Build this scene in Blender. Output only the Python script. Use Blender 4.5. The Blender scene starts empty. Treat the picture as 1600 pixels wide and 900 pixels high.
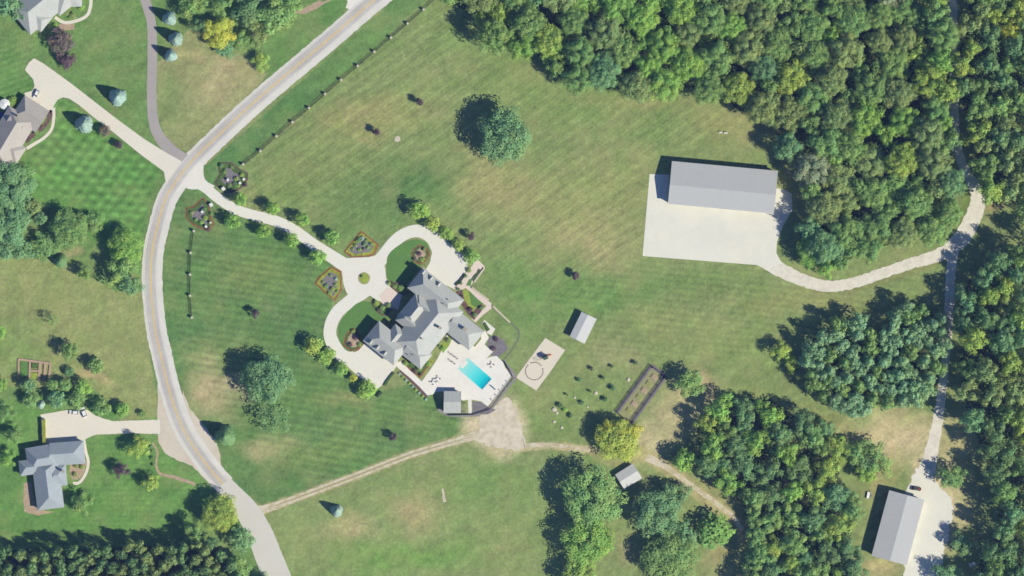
import bpy, math, random
import numpy as np
from mathutils import Vector, noise as mnoise

# ------------------------------------------------------------------ scene, camera, light
S = bpy.context.scene
C = S.collection
PX = 0.3                      # metres per photograph pixel
rad = math.radians
def X(px): return (px - 800) * PX
def Y(py): return (450 - py) * PX

ALT = 3000.0
cam_d = bpy.data.cameras.new('camera')
cam = bpy.data.objects.new('camera', cam_d); C.objects.link(cam)
cam.location = (0, 0, ALT)
cam_d.sensor_width = 36; cam_d.lens = 36 * ALT / 480.0
cam_d.clip_start = 10; cam_d.clip_end = 20000
S.camera = cam

SUN_EL, SUN_AZ = 43.0, 119.0
w = bpy.data.worlds.new('World'); S.world = w; w.use_nodes = True
nt = w.node_tree; bg = nt.nodes['Background']
sky = nt.nodes.new('ShaderNodeTexSky'); sky.sky_type = 'NISHITA'; sky.sun_disc = False
sky.sun_elevation = rad(SUN_EL); sky.sun_rotation = rad(SUN_AZ)
sky.air_density = 1.0; sky.dust_density = 0.3; sky.ozone_density = 3.0
cb = nt.nodes.new('ShaderNodeMix'); cb.data_type = 'RGBA'; cb.blend_type = 'MULTIPLY'; cb.inputs[0].default_value = 1
cb.inputs[7].default_value = (.66, .86, 1.3, 1)      # deeper blue summer sky
nt.links.new(sky.outputs[0], cb.inputs[6]); nt.links.new(cb.outputs[2], bg.inputs[0]); bg.inputs[1].default_value = 0.07
sun_d = bpy.data.lights.new('sun', 'SUN'); sun_d.energy = 4.6; sun_d.angle = rad(0.5)
sun_d.color = (1.0, 0.945, 0.86)
sun = bpy.data.objects.new('sun', sun_d); C.objects.link(sun)
sd = Vector((math.sin(rad(SUN_AZ)) * math.cos(rad(SUN_EL)), math.cos(rad(SUN_AZ)) * math.cos(rad(SUN_EL)), math.sin(rad(SUN_EL))))
sun.rotation_euler = sd.to_track_quat('Z', 'Y').to_euler(); sun.location = (0, 0, 200)
S.view_settings.view_transform = 'Standard'; S.view_settings.look = 'None'
S.view_settings.exposure = 0.40; S.view_settings.gamma = 1.0
S.cycles.max_bounces = 5; S.cycles.diffuse_bounces = 3; S.cycles.transmission_bounces = 3
S.cycles.use_denoising = True
S.cycles.filter_width = 1.6
S.cycles.caustics_reflective = False; S.cycles.caustics_refractive = False

# light level of a horizontal sunlit white surface, per channel: turns a seen colour into a base colour
HAZE = 1.8e-5
K = (1.275, 1.29, 1.50)
def lin(c): 
    c = np.asarray(c, float) / 255.0
    return np.where(c <= 0.04045, c / 12.92, ((c + 0.055) / 1.055) ** 2.4)
def base(c): return tuple((lin(c) / np.array(K)).clip(0, .9))

# ------------------------------------------------------------------ materials
def mat(name, col, spots=((.5, .10), (.06, .10)), rough=.95, spec=.15, bump=0.0, bscale=3.0, tint=None, tamt=.0, tscale=.05, metal=0.0):
    m = bpy.data.materials.new(name); m.use_nodes = True
    n, l = m.node_tree.nodes, m.node_tree.links
    p = n['Principled BSDF']; p.inputs['Roughness'].default_value = rough
    p.inputs['Specular IOR Level'].default_value = spec; p.inputs['Metallic'].default_value = metal
    tc = n.new('ShaderNodeTexCoord')
    b = base(col); rgb = n.new('ShaderNodeRGB'); rgb.outputs[0].default_value = (*b, 1)
    out = rgb.outputs[0]
    if tint is not None:
        nz = n.new('ShaderNodeTexNoise'); nz.inputs['Scale'].default_value = tscale; nz.inputs['Detail'].default_value = 6
        nz.inputs['Roughness'].default_value = .65
        l.new(tc.outputs['Object'], nz.inputs['Vector'])
        mr = n.new('ShaderNodeMapRange'); mr.inputs[1].default_value = .42; mr.inputs[2].default_value = .62
        mr.inputs[3].default_value = 0; mr.inputs[4].default_value = tamt
        l.new(nz.outputs['Fac'], mr.inputs[0])
        mx = n.new('ShaderNodeMix'); mx.data_type = 'RGBA'
        l.new(mr.outputs[0], mx.inputs[0]); l.new(out, mx.inputs[6]); mx.inputs[7].default_value = (*base(tint), 1)
        out = mx.outputs[2]
    for sc, amt in spots:
        nz = n.new('ShaderNodeTexNoise'); nz.inputs['Scale'].default_value = sc; nz.inputs['Detail'].default_value = 5
        l.new(tc.outputs['Object'], nz.inputs['Vector'])
        mr = n.new('ShaderNodeMapRange'); mr.inputs[1].default_value = .3; mr.inputs[2].default_value = .7
        mr.inputs[3].default_value = 1 - amt; mr.inputs[4].default_value = 1 + amt
        l.new(nz.outputs['Fac'], mr.inputs[0])
        mu = n.new('ShaderNodeVectorMath'); mu.operation = 'SCALE'
        l.new(out, mu.inputs[0]); l.new(mr.outputs[0], mu.inputs['Scale']); out = mu.outputs[0]
    l.new(out, p.inputs['Base Color'])
    if bump:
        nz = n.new('ShaderNodeTexNoise'); nz.inputs['Scale'].default_value = bscale; nz.inputs['Detail'].default_value = 4
        l.new(tc.outputs['Object'], nz.inputs['Vector'])
        bp = n.new('ShaderNodeBump'); bp.inputs['Strength'].default_value = bump; bp.inputs['Distance'].default_value = .3
        l.new(nz.outputs['Fac'], bp.inputs['Height']); l.new(bp.outputs[0], p.inputs['Normal'])
    return m

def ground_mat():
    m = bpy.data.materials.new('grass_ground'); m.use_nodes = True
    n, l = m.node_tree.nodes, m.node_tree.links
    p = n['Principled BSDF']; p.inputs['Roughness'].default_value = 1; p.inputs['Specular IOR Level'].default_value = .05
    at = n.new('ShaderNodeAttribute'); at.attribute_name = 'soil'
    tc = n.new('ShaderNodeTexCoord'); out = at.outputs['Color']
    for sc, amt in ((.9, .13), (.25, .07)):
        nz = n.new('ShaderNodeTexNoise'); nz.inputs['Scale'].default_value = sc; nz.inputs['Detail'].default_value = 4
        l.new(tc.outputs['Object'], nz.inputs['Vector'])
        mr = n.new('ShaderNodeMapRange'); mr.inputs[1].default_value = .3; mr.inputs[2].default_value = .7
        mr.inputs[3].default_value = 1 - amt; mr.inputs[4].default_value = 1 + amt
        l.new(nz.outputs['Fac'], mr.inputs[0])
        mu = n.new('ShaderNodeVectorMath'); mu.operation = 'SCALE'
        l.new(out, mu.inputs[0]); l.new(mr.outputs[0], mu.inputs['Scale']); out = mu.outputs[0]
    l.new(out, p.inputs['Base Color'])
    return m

def leaf_mat(name='foliage', trans=.28):
    m = bpy.data.materials.new(name); m.use_nodes = True
    n, l = m.node_tree.nodes, m.node_tree.links
    p = n['Principled BSDF']; p.inputs['Roughness'].default_value = .7; p.inputs['Specular IOR Level'].default_value = .2
    oi = n.new('ShaderNodeObjectInfo'); at = n.new('ShaderNodeAttribute'); at.attribute_name = 'tint'
    mu = n.new('ShaderNodeMix'); mu.data_type = 'RGBA'; mu.blend_type = 'MULTIPLY'; mu.inputs[0].default_value = 1
    l.new(oi.outputs['Color'], mu.inputs[6]); l.new(at.outputs['Color'], mu.inputs[7])
    l.new(mu.outputs[2], p.inputs['Base Color'])
    tr = n.new('ShaderNodeBsdfTranslucent'); l.new(mu.outputs[2], tr.inputs[0])
    ms = n.new('ShaderNodeMixShader'); ms.inputs[0].default_value = trans
    l.new(p.outputs[0], ms.inputs[1]); l.new(tr.outputs[0], ms.inputs[2])
    l.new(ms.outputs[0], n['Material Output'].inputs[0])
    return m

M = {}
M['ground'] = ground_mat()
M['leaf'] = leaf_mat()
M['bark'] = mat('bark', (95, 80, 65))
M['asphalt'] = mat('old_asphalt', (197, 194, 191), ((1.2, .06), (.08, .06)), tint=(182, 177, 176), tamt=.7, tscale=.06)
M['shoulder'] = mat('gravel_shoulder', (221, 218, 213), ((2, .07), (.15, .05)))
M['shoulder2'] = mat('tan_gravel', (214, 205, 192), ((2, .07), (.15, .06)), tint=(200, 188, 168), tamt=.6, tscale=.08)
M['yellow'] = mat('yellow_paint', (232, 196, 96), ((.6, .10),))
M['whiteline'] = mat('white_paint', (226, 224, 220), ((.6, .05),))
M['asph2'] = mat('worn_grey_asphalt', (172, 165, 164), ((1.5, .05), (.1, .05)))
M['road2'] = mat('pale_new_asphalt', (211, 208, 202), ((1.5, .04), (.08, .03)))
M['conc'] = mat('white_concrete', (231, 229, 222), ((.9, .03), (.07, .02)), tint=(223, 219, 211), tamt=.5, tscale=.07)
M['conc2'] = mat('tan_concrete', (227, 221, 209), ((.9, .03), (.07, .03)))
M['pad'] = mat('pad_concrete', (226, 225, 217), ((.9, .02), (.3, .02), (.07, .025)), tint=(236, 232, 218), tamt=.6, tscale=.05)
M['deck'] = mat('pool_deck_concrete', (236, 234, 229), ((1.2, .04),), tint=(228, 222, 216), tamt=.5, tscale=.2)
M['paver'] = mat('pink_pavers', (226, 211, 203), ((1.6, .06),))
M['grav'] = mat('white_gravel', (229, 224, 214), ((1.6, .07), (.2, .06)), tint=(210, 201, 188), tamt=.6, tscale=.3)
M['track'] = mat('dirt_track', (220, 210, 189), ((1.4, .1), (.25, .1)), tint=(168, 158, 120), tamt=.8, tscale=.25)
M['dirt'] = mat('tan_dirt', (221, 211, 195), ((1.4, .09), (.2, .08)), tint=(196, 184, 160), tamt=.8, tscale=.35)
M['soilstrip'] = mat('trodden_strip', (168, 162, 122), ((1.0, .12),))
M['sand'] = mat('play_sand', (224, 215, 200), ((1.5, .04),))
M['mulch'] = mat('grey_mulch', (128, 124, 130), ((2.0, .2), (.6, .12)))
M['mulchp'] = mat('brown_purple_mulch', (112, 88, 88), ((2.0, .25), (.7, .2)))
M['mulcht'] = mat('tan_mulch', (180, 160, 138), ((2.0, .2), (.7, .15)))
M['brick'] = mat('red_edging', (150, 92, 72), ((1.5, .2), (.5, .2)))
M['flower'] = mat('yellow_green_planting', (150, 158, 62), ((1.2, .3), (.4, .25)), bump=.6, bscale=1.5)
M['turf'] = mat('clipped_turf', (98, 138, 72), ((1.0, .1), (.2, .06)))
M['turfy'] = mat('yellow_green_turf', (150, 168, 72), ((1.0, .12), (.4, .1)))
M['roof'] = mat('grey_shingle', (186, 189, 188), ((1.6, .07), (.2, .05)), bump=.15, bscale=3)
M['roofb'] = mat('blue_grey_shingle', (165, 174, 184), ((1.6, .07), (.2, .05)), bump=.15, bscale=3)
M['rooft'] = mat('warm_grey_shingle', (184, 178, 174), ((1.6, .06), (.2, .04)), bump=.15, bscale=3)
M['metalroof'] = mat('grey_metal_roof', (186, 188, 191), ((.9, .03), (.1, .02)), rough=.7, spec=.2)
M['metallight'] = mat('white_metal_roof', (204, 205, 207), ((.9, .04), (.1, .03)), rough=.7, spec=.2)
M['wall'] = mat('cream_siding', (200, 190, 175), ((.8, .06),))
M['stone'] = mat('stone_wall', (176, 166, 152), ((1.5, .15), (.5, .1)))
M['barnw'] = mat('tan_steel_siding', (190, 184, 172), ((.6, .05),))
M['white'] = mat('white_paintwork', (232, 232, 232), ((1, .03),), rough=.5)
M['glass'] = mat('window_glass', (60, 72, 86), ((.5, .1),), rough=.1, spec=.5)
M['black'] = mat('black_iron', (52, 54, 58), ((1, .1),), rough=.6)
M['wood'] = mat('weathered_timber', (188, 162, 142), ((1.5, .1),))
M['dwood'] = mat('dark_timber', (112, 100, 108), ((1.5, .15),))
M['fabric'] = mat('pale_cushion', (206, 200, 204), ((2, .05),))
M['gfabric'] = mat('grey_cushion', (186, 184, 188), ((2, .05),))
M['pink'] = mat('pink_fabric', (214, 178, 176), ((2, .05),))
M['rubber'] = mat('rubber', (45, 45, 48), ((2, .1),))
M['orange'] = mat('orange_plastic', (196, 120, 84), ((2, .05),), rough=.5)
M['green'] = mat('green_canvas', (70, 96, 84), ((2, .1),))
M['rock'] = mat('pale_rock', (206, 198, 180), ((1.5, .15),))
M['hedge'] = mat('hedge_green', (86, 112, 58), ((1.5, .25), (.5, .15)), bump=.7, bscale=2)
M['hedged'] = mat('dark_hedge', (66, 78, 62), ((1.5, .25), (.5, .15)), bump=.7, bscale=2)
M['bluecover'] = mat('blue_cover', (60, 110, 160), ((1, .08),), rough=.4)
M['carpaint'] = mat('white_car_paint', (236, 238, 242), ((1, .02),), rough=.25, spec=.5)
M['darkpaint'] = mat('dark_car_paint', (70, 74, 80), ((1, .04),), rough=.3, spec=.5)
M['redpaint'] = mat('brown_red_paint', (150, 84, 66), ((1, .06),), rough=.5)
M['floor'] = mat('woodland_floor', (62, 68, 48), ((.5, .3), (.1, .2)))
def water_mat():
    m = bpy.data.materials.new('pool_water'); m.use_nodes = True
    n, l = m.node_tree.nodes, m.node_tree.links
    p = n['Principled BSDF']; p.inputs['Roughness'].default_value = .15; p.inputs['Specular IOR Level'].default_value = .3
    at = n.new('ShaderNodeAttribute'); at.attribute_name = 'depth'
    cr = n.new('ShaderNodeValToRGB'); e = cr.color_ramp.elements
    e[0].position = 0; e[0].color = (*base((168, 229, 226)), 1)
    e[1].position = 1; e[1].color = (*base((0, 158, 186)), 1)
    a = e.new(.45); a.color = (*base((108, 226, 230)), 1)
    b = e.new(.8); b.color = (*base((28, 206, 218)), 1)
    l.new(at.outputs['Fac'], cr.inputs[0]); l.new(cr.outputs[0], p.inputs['Base Color'])
    nz = n.new('ShaderNodeTexNoise'); nz.inputs['Scale'].default_value = 1.5
    bp = n.new('ShaderNodeBump'); bp.inputs['Strength'].default_value = .1
    l.new(nz.outputs['Fac'], bp.inputs['Height']); l.new(bp.outputs[0], p.inputs['Normal'])
    return m
M['water'] = water_mat()

# ------------------------------------------------------------------ object helpers
def tag(o, label=None, cat=None, group=None, kind=None):
    if label: o['label'] = label
    if cat: o['category'] = cat
    if group: o['group'] = group
    if kind: o['kind'] = kind
    return o
def link(name, me, parent=None, loc=None, rz=0.0):
    o = bpy.data.objects.new(name, me); C.objects.link(o)
    if parent: o.parent = parent
    if loc is not None: o.location = loc
    if rz: o.rotation_euler = (0, 0, rz)
    return o
def empty(name, px, py, label, cat, group=None, rz=0.0, z=0.0):
    o = link(name, None, None, (X(px), Y(py), z), rz)
    o.empty_display_size = .5
    return tag(o, label, cat, group)
def copy_tree(o, loc=None, rz=None, label=None, parent=None):
    c = o.copy(); C.objects.link(c)
    if parent: c.parent = parent
    if loc is not None: c.location = loc
    if rz is not None: c.rotation_euler = (0, 0, rz)
    if label: c['label'] = label
    for ch in list(o.children): copy_tree(ch, parent=c)
    return c

class MB:
    def __init__(s): s.v = []; s.f = []
    def add(s, vs, fs):
        b = len(s.v); s.v += [tuple(v) for v in vs]; s.f += [tuple(b + i for i in f) for f in fs]; return s
    def box(s, x, y, z, dx, dy, dz, a=0.0, bev=0.0):   # centre x,y ; z = bottom
        ca, sa = math.cos(a), math.sin(a); vs = []
        for zz, k in ((z, 0), (z + dz, bev)):
            for sx, sy in ((-1, -1), (1, -1), (1, 1), (-1, 1)):
                u, v = sx * (dx / 2 - k), sy * (dy / 2 - k)
                vs.append((x + u * ca - v * sa, y + u * sa + v * ca, zz))
        return s.add(vs, [(0, 3, 2, 1), (4, 5, 6, 7), (0, 1, 5, 4), (1, 2, 6, 5), (2, 3, 7, 6), (3, 0, 4, 7)])
    def cyl(s, x, y, z, r, h, n=12, r2=None):
        r2 = r if r2 is None else r2
        vs = [(x + r * math.cos(2*math.pi*i/n), y + r * math.sin(2*math.pi*i/n), z) for i in range(n)]
        vs += [(x + r2 * math.cos(2*math.pi*i/n), y + r2 * math.sin(2*math.pi*i/n), z + h) for i in range(n)]
        return s.add(vs, [tuple(range(n))[::-1], tuple(range(n, 2*n))] + [(i, (i+1) % n, n + (i+1) % n, n + i) for i in range(n)])
    def rod(s, a, b, r=.05, n=5):
        a, b = Vector(a), Vector(b); d = (b - a); q = d.to_track_quat('Z', 'Y')
        vs = []
        for e in (a, b):
            for i in range(n):
                vs.append(e + q @ Vector((r*math.cos(2*math.pi*i/n), r*math.sin(2*math.pi*i/n), 0)))
        return s.add(vs, [tuple(range(n))[::-1], tuple(range(n, 2*n))] + [(i, (i+1) % n, n + (i+1) % n, n + i) for i in range(n)])
    def prism(s, pts, z0, z1):          # pts in metres
        n = len(pts); area = sum(pts[i][0]*pts[(i+1) % n][1] - pts[(i+1) % n][0]*pts[i][1] for i in range(n))
        if area < 0: pts = pts[::-1]
        vs = [(p[0], p[1], z0) for p in pts] + [(p[0], p[1], z1) for p in pts]
        return s.add(vs, [tuple(range(n, 2*n))] + [(i, (i+1) % n, n + (i+1) % n, n + i) for i in range(n)])
    def build(s, name, m, parent=None, loc=None, rz=0.0):
        me = bpy.data.meshes.new(name); me.from_pydata(s.v, [], s.f); me.update()
        me.materials.append(m)
        return link(name, me, parent, loc, rz)

def catmull(pts, step=3.0, closed=False):
    P = [np.array(p, float) for p in pts]; n = len(P); out = []
    rng = range(n) if closed else range(n - 1)
    for i in rng:
        p1, p2 = P[i], P[(i+1) % n]
        p0 = P[i-1] if (closed or i > 0) else 2*p1 - p2
        p3 = P[(i+2) % n] if (closed or i + 2 < n) else 2*p2 - p1
        k = max(1, int(np.linalg.norm((p2 - p1)[:2]) / step))
        for j in range(k):
            t = j / k
            out.append(.5*((2*p1) + (-p0+p2)*t + (2*p0-5*p1+4*p2-p3)*t*t + (-p0+3*p1-3*p2+p3)*t**3))
    if not closed: out.append(P[-1])
    return out

def ribbon(name, m, pts, z, width=None, jit=0.0, seed=1, kind='structure', thick=None):
    """pts (px,py[,w]) centre line in photo pixels; a raised strip"""
    r = random.Random(seed)
    pts = [(p[0], p[1], p[2] if len(p) > 2 else width) for p in pts]
    cp = catmull(pts, 3.0); mb = MB(); L, R = [], []
    for i, p in enumerate(cp):
        q = cp[min(i+1, len(cp)-1)] - cp[max(i-1, 0)]; q = q[:2] / np.linalg.norm(q[:2])
        nx, ny = -q[1], q[0]; h = p[2] / 2
        a = h + jit * (mnoise.noise(Vector((i*.35, seed, 0))) + .6*(r.random()-.5))
        b = h + jit * (mnoise.noise(Vector((i*.35, seed+9, 5))) + .6*(r.random()-.5))
        L.append((X(p[0] + nx*a), Y(p[1] + ny*a))); R.append((X(p[0] - nx*b), Y(p[1] - ny*b)))
    n = len(L)
    vs = [(a[0], a[1], z) for a in L] + [(a[0], a[1], z) for a in R] + [(a[0], a[1], -.02) for a in L] + [(a[0], a[1], -.02) for a in R]
    fs = []
    for i in range(n-1):
        fs.append((i, i+1, n+i+1, n+i)); fs.append((i, 2*n+i, 2*n+i+1, i+1)); fs.append((n+i, n+i+1, 3*n+i+1, 3*n+i))
    mb.add(vs, fs); o = mb.build(name, m)
    if kind: o['kind'] = kind
    return o
def slab(name, m, pts, z, smooth=False, jit=0.0, kind='structure', seed=3, parent=None, step=3.0, z0=-.02, off=None):
    if smooth: pts = [tuple(p) for p in catmull(pts, step, True)]
    elif jit:
        q = []
        for i, p in enumerate(pts):
            b = pts[(i+1) % len(pts)]; k = max(1, int(math.dist(p, b) / step))
            q += [(p[0] + (b[0]-p[0])*j/k, p[1] + (b[1]-p[1])*j/k) for j in range(k)]
        pts = q
    if jit:
        pts = [(p[0] + jit*mnoise.noise(Vector((p[0]*.12, p[1]*.12, seed)))*1.6, p[1] + jit*mnoise.noise(Vector((p[0]*.12, p[1]*.12, seed+7)))*1.6) for p in pts]
    ox, oy = (0, 0) if off is None else off
    mb = MB().prism([(X(p[0]) - ox, Y(p[1]) - oy) for p in pts], z0, z)
    o = mb.build(name, m, parent)
    if kind and not parent: o['kind'] = kind
    return o

# ------------------------------------------------------------------ the ground: one sheet with its own soil and grass colours
def vnoise(x, y, seed):
    xi, yi = np.floor(x).astype(np.int64), np.floor(y).astype(np.int64)
    fx, fy = x - xi, y - yi; fx = fx*fx*(3-2*fx); fy = fy*fy*(3-2*fy)
    def h(a, b):
        n = (a * 374761393 + b * 668265263 + seed * 1442695041) & 0xffffffff
        n = ((n ^ (n >> 13)) * 1274126177) & 0xffffffff
        return ((n ^ (n >> 16)) & 0xffff) / 65535.0
    return (h(xi, yi)*(1-fx) + h(xi+1, yi)*fx)*(1-fy) + (h(xi, yi+1)*(1-fx) + h(xi+1, yi+1)*fx)*fy
def fbm(x, y, seed, o=4):
    t, a, s = 0, .5, 0
    for k in range(o): t = t + a*vnoise(x*2**k, y*2**k, seed+k); s += a; a *= .55
    return t / s
def inpoly(px, py, poly):
    ins = np.zeros(px.shape, bool); n = len(poly)
    for i in range(n):
        x1, y1 = poly[i]; x2, y2 = poly[(i+1) % n]
        if y1 == y2: continue
        c = ((y1 > py) != (y2 > py)) & (px < (x2-x1)*(py-y1)/(y2-y1) + x1); ins ^= c
    return ins

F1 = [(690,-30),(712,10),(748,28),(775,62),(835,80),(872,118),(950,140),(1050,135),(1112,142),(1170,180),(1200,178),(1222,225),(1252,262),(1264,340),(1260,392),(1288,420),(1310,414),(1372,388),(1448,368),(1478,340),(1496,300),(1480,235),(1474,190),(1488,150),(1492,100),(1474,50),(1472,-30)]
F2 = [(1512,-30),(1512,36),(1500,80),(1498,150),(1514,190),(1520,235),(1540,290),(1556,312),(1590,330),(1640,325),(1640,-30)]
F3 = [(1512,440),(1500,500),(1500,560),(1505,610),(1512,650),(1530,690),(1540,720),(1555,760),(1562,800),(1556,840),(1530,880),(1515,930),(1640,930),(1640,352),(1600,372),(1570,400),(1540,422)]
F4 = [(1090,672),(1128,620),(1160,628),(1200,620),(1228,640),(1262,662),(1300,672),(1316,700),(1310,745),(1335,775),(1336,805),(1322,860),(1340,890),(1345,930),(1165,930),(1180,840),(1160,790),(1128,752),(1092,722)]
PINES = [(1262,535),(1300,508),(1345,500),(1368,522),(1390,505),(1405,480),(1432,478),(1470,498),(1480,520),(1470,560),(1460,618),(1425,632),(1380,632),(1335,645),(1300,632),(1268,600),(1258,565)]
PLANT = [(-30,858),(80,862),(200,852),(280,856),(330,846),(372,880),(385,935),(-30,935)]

def soil(px, py):
    """seen colour (sRGB 0..255) of the ground at photo pixel px,py"""
    wx = px + 26*(fbm(px/60, py/60, 5)-.5)*2; wy = py + 26*(fbm(px/60, py/60, 15)-.5)*2
    col = np.zeros(px.shape + (3,)) + np.array([131, 146, 93.])
    def blend(c, a):
        nonlocal col; a = np.clip(a, 0, 1)[..., None]; col = col*(1-a) + np.array(c, float)*a
    def blob(x, y, rx, ry, c, a=1.0, rot=0, hard=1.4):
        ca, sa = math.cos(rad(rot)), math.sin(rad(rot)); dx, dy = wx-x, wy-y
        u, v = (dx*ca + dy*sa)/rx, (-dx*sa + dy*ca)/ry
        blend(c, a*np.clip((1 - np.sqrt(u*u+v*v))*hard, 0, 1))
    def poly(pts, c, a=1.0, soft=True):
        blend(c, a*inpoly(px if not soft else px + 3*(fbm(px/8, py/8, 3)-.5), py if not soft else py+3*(fbm(px/8, py/8, 4)-.5), pts).astype(float))
    # broad regions
    poly([(-400,-400),(590,-40),(300,255),(240,380),(240,520),(270,640),(420,860),(470,1300),(-400,1300)], (108, 139, 80))
    poly([(640,-30),(700,-30),(330,300),(310,280),(318,262),(610,5)], (95, 132, 76))
    # meadow north: dry bands on green
    blob(560, 60, 150, 60, (120, 145, 86), .6, -40)
    blob(560, 190, 150, 45, (158, 154, 102), .75, -10)
    blob(480, 270, 150, 45, (140, 148, 92), .7, -38)
    blob(900, 150, 260, 70, (122, 146, 84), .6, 15)
    blob(850, 330, 190, 70, (162, 158, 110), .6, 38)
    blob(760, 290, 90, 50, (158, 154, 104), .6, 30)
    blob(950, 300, 160, 90, (150, 154, 98), .6)
    blob(940, 370, 90, 50, (166, 160, 112), .6)
    blob(1150, 200, 110, 50, (160, 156, 104), .7, 15)
    blob(990, 160, 90, 18, (158, 154, 104), .5)
    blob(700, 60, 90, 60, (124, 146, 88), .6, 30)
    blob(620, 290, 120, 60, (94, 128, 74), .95, -15)
    blob(560, 350, 90, 50, (96, 131, 74), .8)
    blob(830, 215, 60, 60, (112, 140, 80), .4)
    blob(800, 440, 90, 60, (112, 142, 80), .7, 40)
    blob(900, 470, 170, 60, (108, 142, 78), .85)
    blob(1060, 440, 160, 30, (114, 140, 80), .7)
    blob(1250, 470, 160, 30, (150, 152, 96), .6)
    blob(1140, 540, 160, 45, (134, 152, 90), .7)
    blob(1040, 500, 120, 30, (146, 152, 96), .5)
    blob(860, 640, 120, 80, (128, 150, 88), .7)
    blob(960, 560, 60, 30, (162, 160, 116), .6)
    # lawns round the house
    poly([(262,300),(300,285),(360,330),(520,400),(520,470),(505,560),(600,610),(640,600),(740,650),(700,690),(520,755),(410,790),(350,750),(290,640),(258,560),(250,430)], (102, 133, 78))
    poly([(380,250),(480,180),(640,260),(600,370),(540,400),(420,335)], (118, 140, 84), .5)
    blob(390, 430, 90, 40, (126, 142, 84), .6)
    blob(330, 520, 90, 40, (90, 128, 74), .5)
    blob(470, 520, 80, 70, (92, 126, 74), .7)
    blob(350, 580, 70, 80, (142, 148, 98), .7)
    blob(320, 620, 50, 50, (182, 168, 130), .9, 30)
    blob(370, 610, 40, 26, (178, 166, 130), .8)
    blob(410, 700, 70, 26, (172, 162, 122), .8, -10)
    blob(320, 560, 40, 20, (172, 162, 122), .5)
    blob(540, 620, 60, 20, (150, 150, 100), .6)
    blob(500, 710, 110, 30, (122, 142, 84), .7, -15)
    blob(620, 640, 70, 35, (112, 138, 80), .5)
    blob(820, 500, 40, 50, (98, 138, 74), .8)
    # field south of the track
    poly([(430,800),(750,700),(830,712),(930,712),(900,930),(460,930)], (132, 150, 94))
    blob(550, 830, 60, 40, (176, 164, 122), .8)
    blob(650, 805, 60, 40, (172, 158, 118), .8, 10)
    blob(690, 760, 70, 50, (150, 150, 102), .5)
    blob(760, 760, 100, 50, (112, 146, 80), .6)
    blob(640, 870, 190, 30, (116, 152, 78), .8)
    blob(790, 860, 60, 60, (144, 154, 98), .6)
    blob(770, 730, 60, 14, (108, 136, 76), .6)
    blob(480, 860, 40, 60, (140, 150, 96), .6)
    # left of the road
    poly([(245,100),(300,40),(420,115),(300,240),(262,225),(246,180)], (142, 149, 100))
    blob(345, 130, 80, 70, (176, 164, 126), .8, -40)
    blob(265, 160, 30, 60, (118, 142, 84), .5)
    blob(290, 80, 40, 20, (172, 162, 118), .6)
    poly([(60,160),(100,155),(250,265),(225,345),(220,460),(130,360),(40,300),(40,250),(88,190)], (100, 143, 74))
    poly([(-60,400),(90,400),(180,455),(228,455),(230,530),(250,650),(190,660),(150,610),(-60,600)], (141, 151, 97))
    blob(60, 470, 90, 40, (150, 156, 100), .6, 30)
    blob(20, 550, 60, 60, (120, 148, 84), .6)
    blob(150, 585, 60, 12, (180, 162, 124), .8, 15)
    blob(215, 440, 40, 16, (168, 156, 112), .6)
    blob(110, 395, 30, 14, (160, 150, 112), .7)
    blob(170, 650, 40, 20, (100, 140, 74), .7)
    poly([(140,682),(244,680),(262,712),(330,760),(380,830),(-60,830),(-60,600),(60,640)], (104, 143, 76))
    blob(200, 780, 60, 30, (122, 150, 84), .6)
    blob(20, 130, 60, 60, (98, 140, 74), .7)
    blob(200, 60, 60, 60, (112, 138, 80), .5)
    blob(520, 20, 40, 40, (98, 136, 74), .7, -45)
    poly([(125,140),(150,150),(260,245),(270,235),(160,135)], (120, 138, 86), .4)
    # clearings on the right
    blob(1075, 640, 75, 62, (184, 173, 134), 1.0, 20)
    blob(1020, 690, 55, 44, (186, 174, 138), 1.0)
    blob(1110, 610, 30, 26, (188, 166, 132), .8)
    blob(1120, 780, 70, 60, (160, 156, 110), .8, 40)
    blob(1120, 870, 40, 50, (158, 154, 108), .8)
    blob(985, 860, 30, 40, (160, 152, 112), .8)
    blob(1300, 680, 170, 40, (156, 154, 102), .8, 15)
    blob(1400, 678, 100, 56, (194, 180, 142), 1.0, 0, 1.8)
    blob(1500, 705, 50, 70, (184, 175, 128), .9)
    blob(1385, 750, 30, 70, (160, 154, 106), .8, 15)
    blob(1510, 800, 40, 60, (172, 166, 116), .8)
    blob(1370, 890, 50, 30, (182, 166, 124), .8)
    blob(1200, 630, 80, 30, (146, 152, 96), .6, 25)
    blob(782, 665, 62, 52, (200, 187, 156), 1.0, 0, 2.2)
    blob(1470, 800, 52, 95, (196, 184, 146), .9, 0, 2.0)
    blob(1450, 735, 30, 50, (190, 178, 140), .8)
    blob(1505, 335, 16, 60, (108, 126, 66), .8)
    blob(1560, 325, 30, 16, (176, 150, 112), .8)
    # bare forest floor under the woods
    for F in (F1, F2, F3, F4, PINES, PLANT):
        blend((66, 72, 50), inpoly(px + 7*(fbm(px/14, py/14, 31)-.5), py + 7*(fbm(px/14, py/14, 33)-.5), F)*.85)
    # worn verges along the gravel roads, then dark strips along the fences
    def along(pts, wd, c, a):
        P = np.array(catmull(pts, 6.0)); sel = (px > P[:,0].min()-30) & (px < P[:,0].max()+30) & (py > P[:,1].min()-30) & (py < P[:,1].max()+30)
        d = np.full(px.shape, 999.0)
        sx, sy = px[sel], py[sel]; dd = np.full(sx.shape, 999.0)
        for q in P: dd = np.minimum(dd, np.hypot(sx-q[0], sy-q[1]))
        d[sel] = dd + 5*(fbm(sx/7, sy/7, 41)-.5)
        blend(c, a*np.clip((wd-d)/3.0, 0, 1))
    along([(400,800),(480,772),(560,742),(640,711),(700,692),(750,678)], 9, (176, 164, 122), .7)
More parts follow.
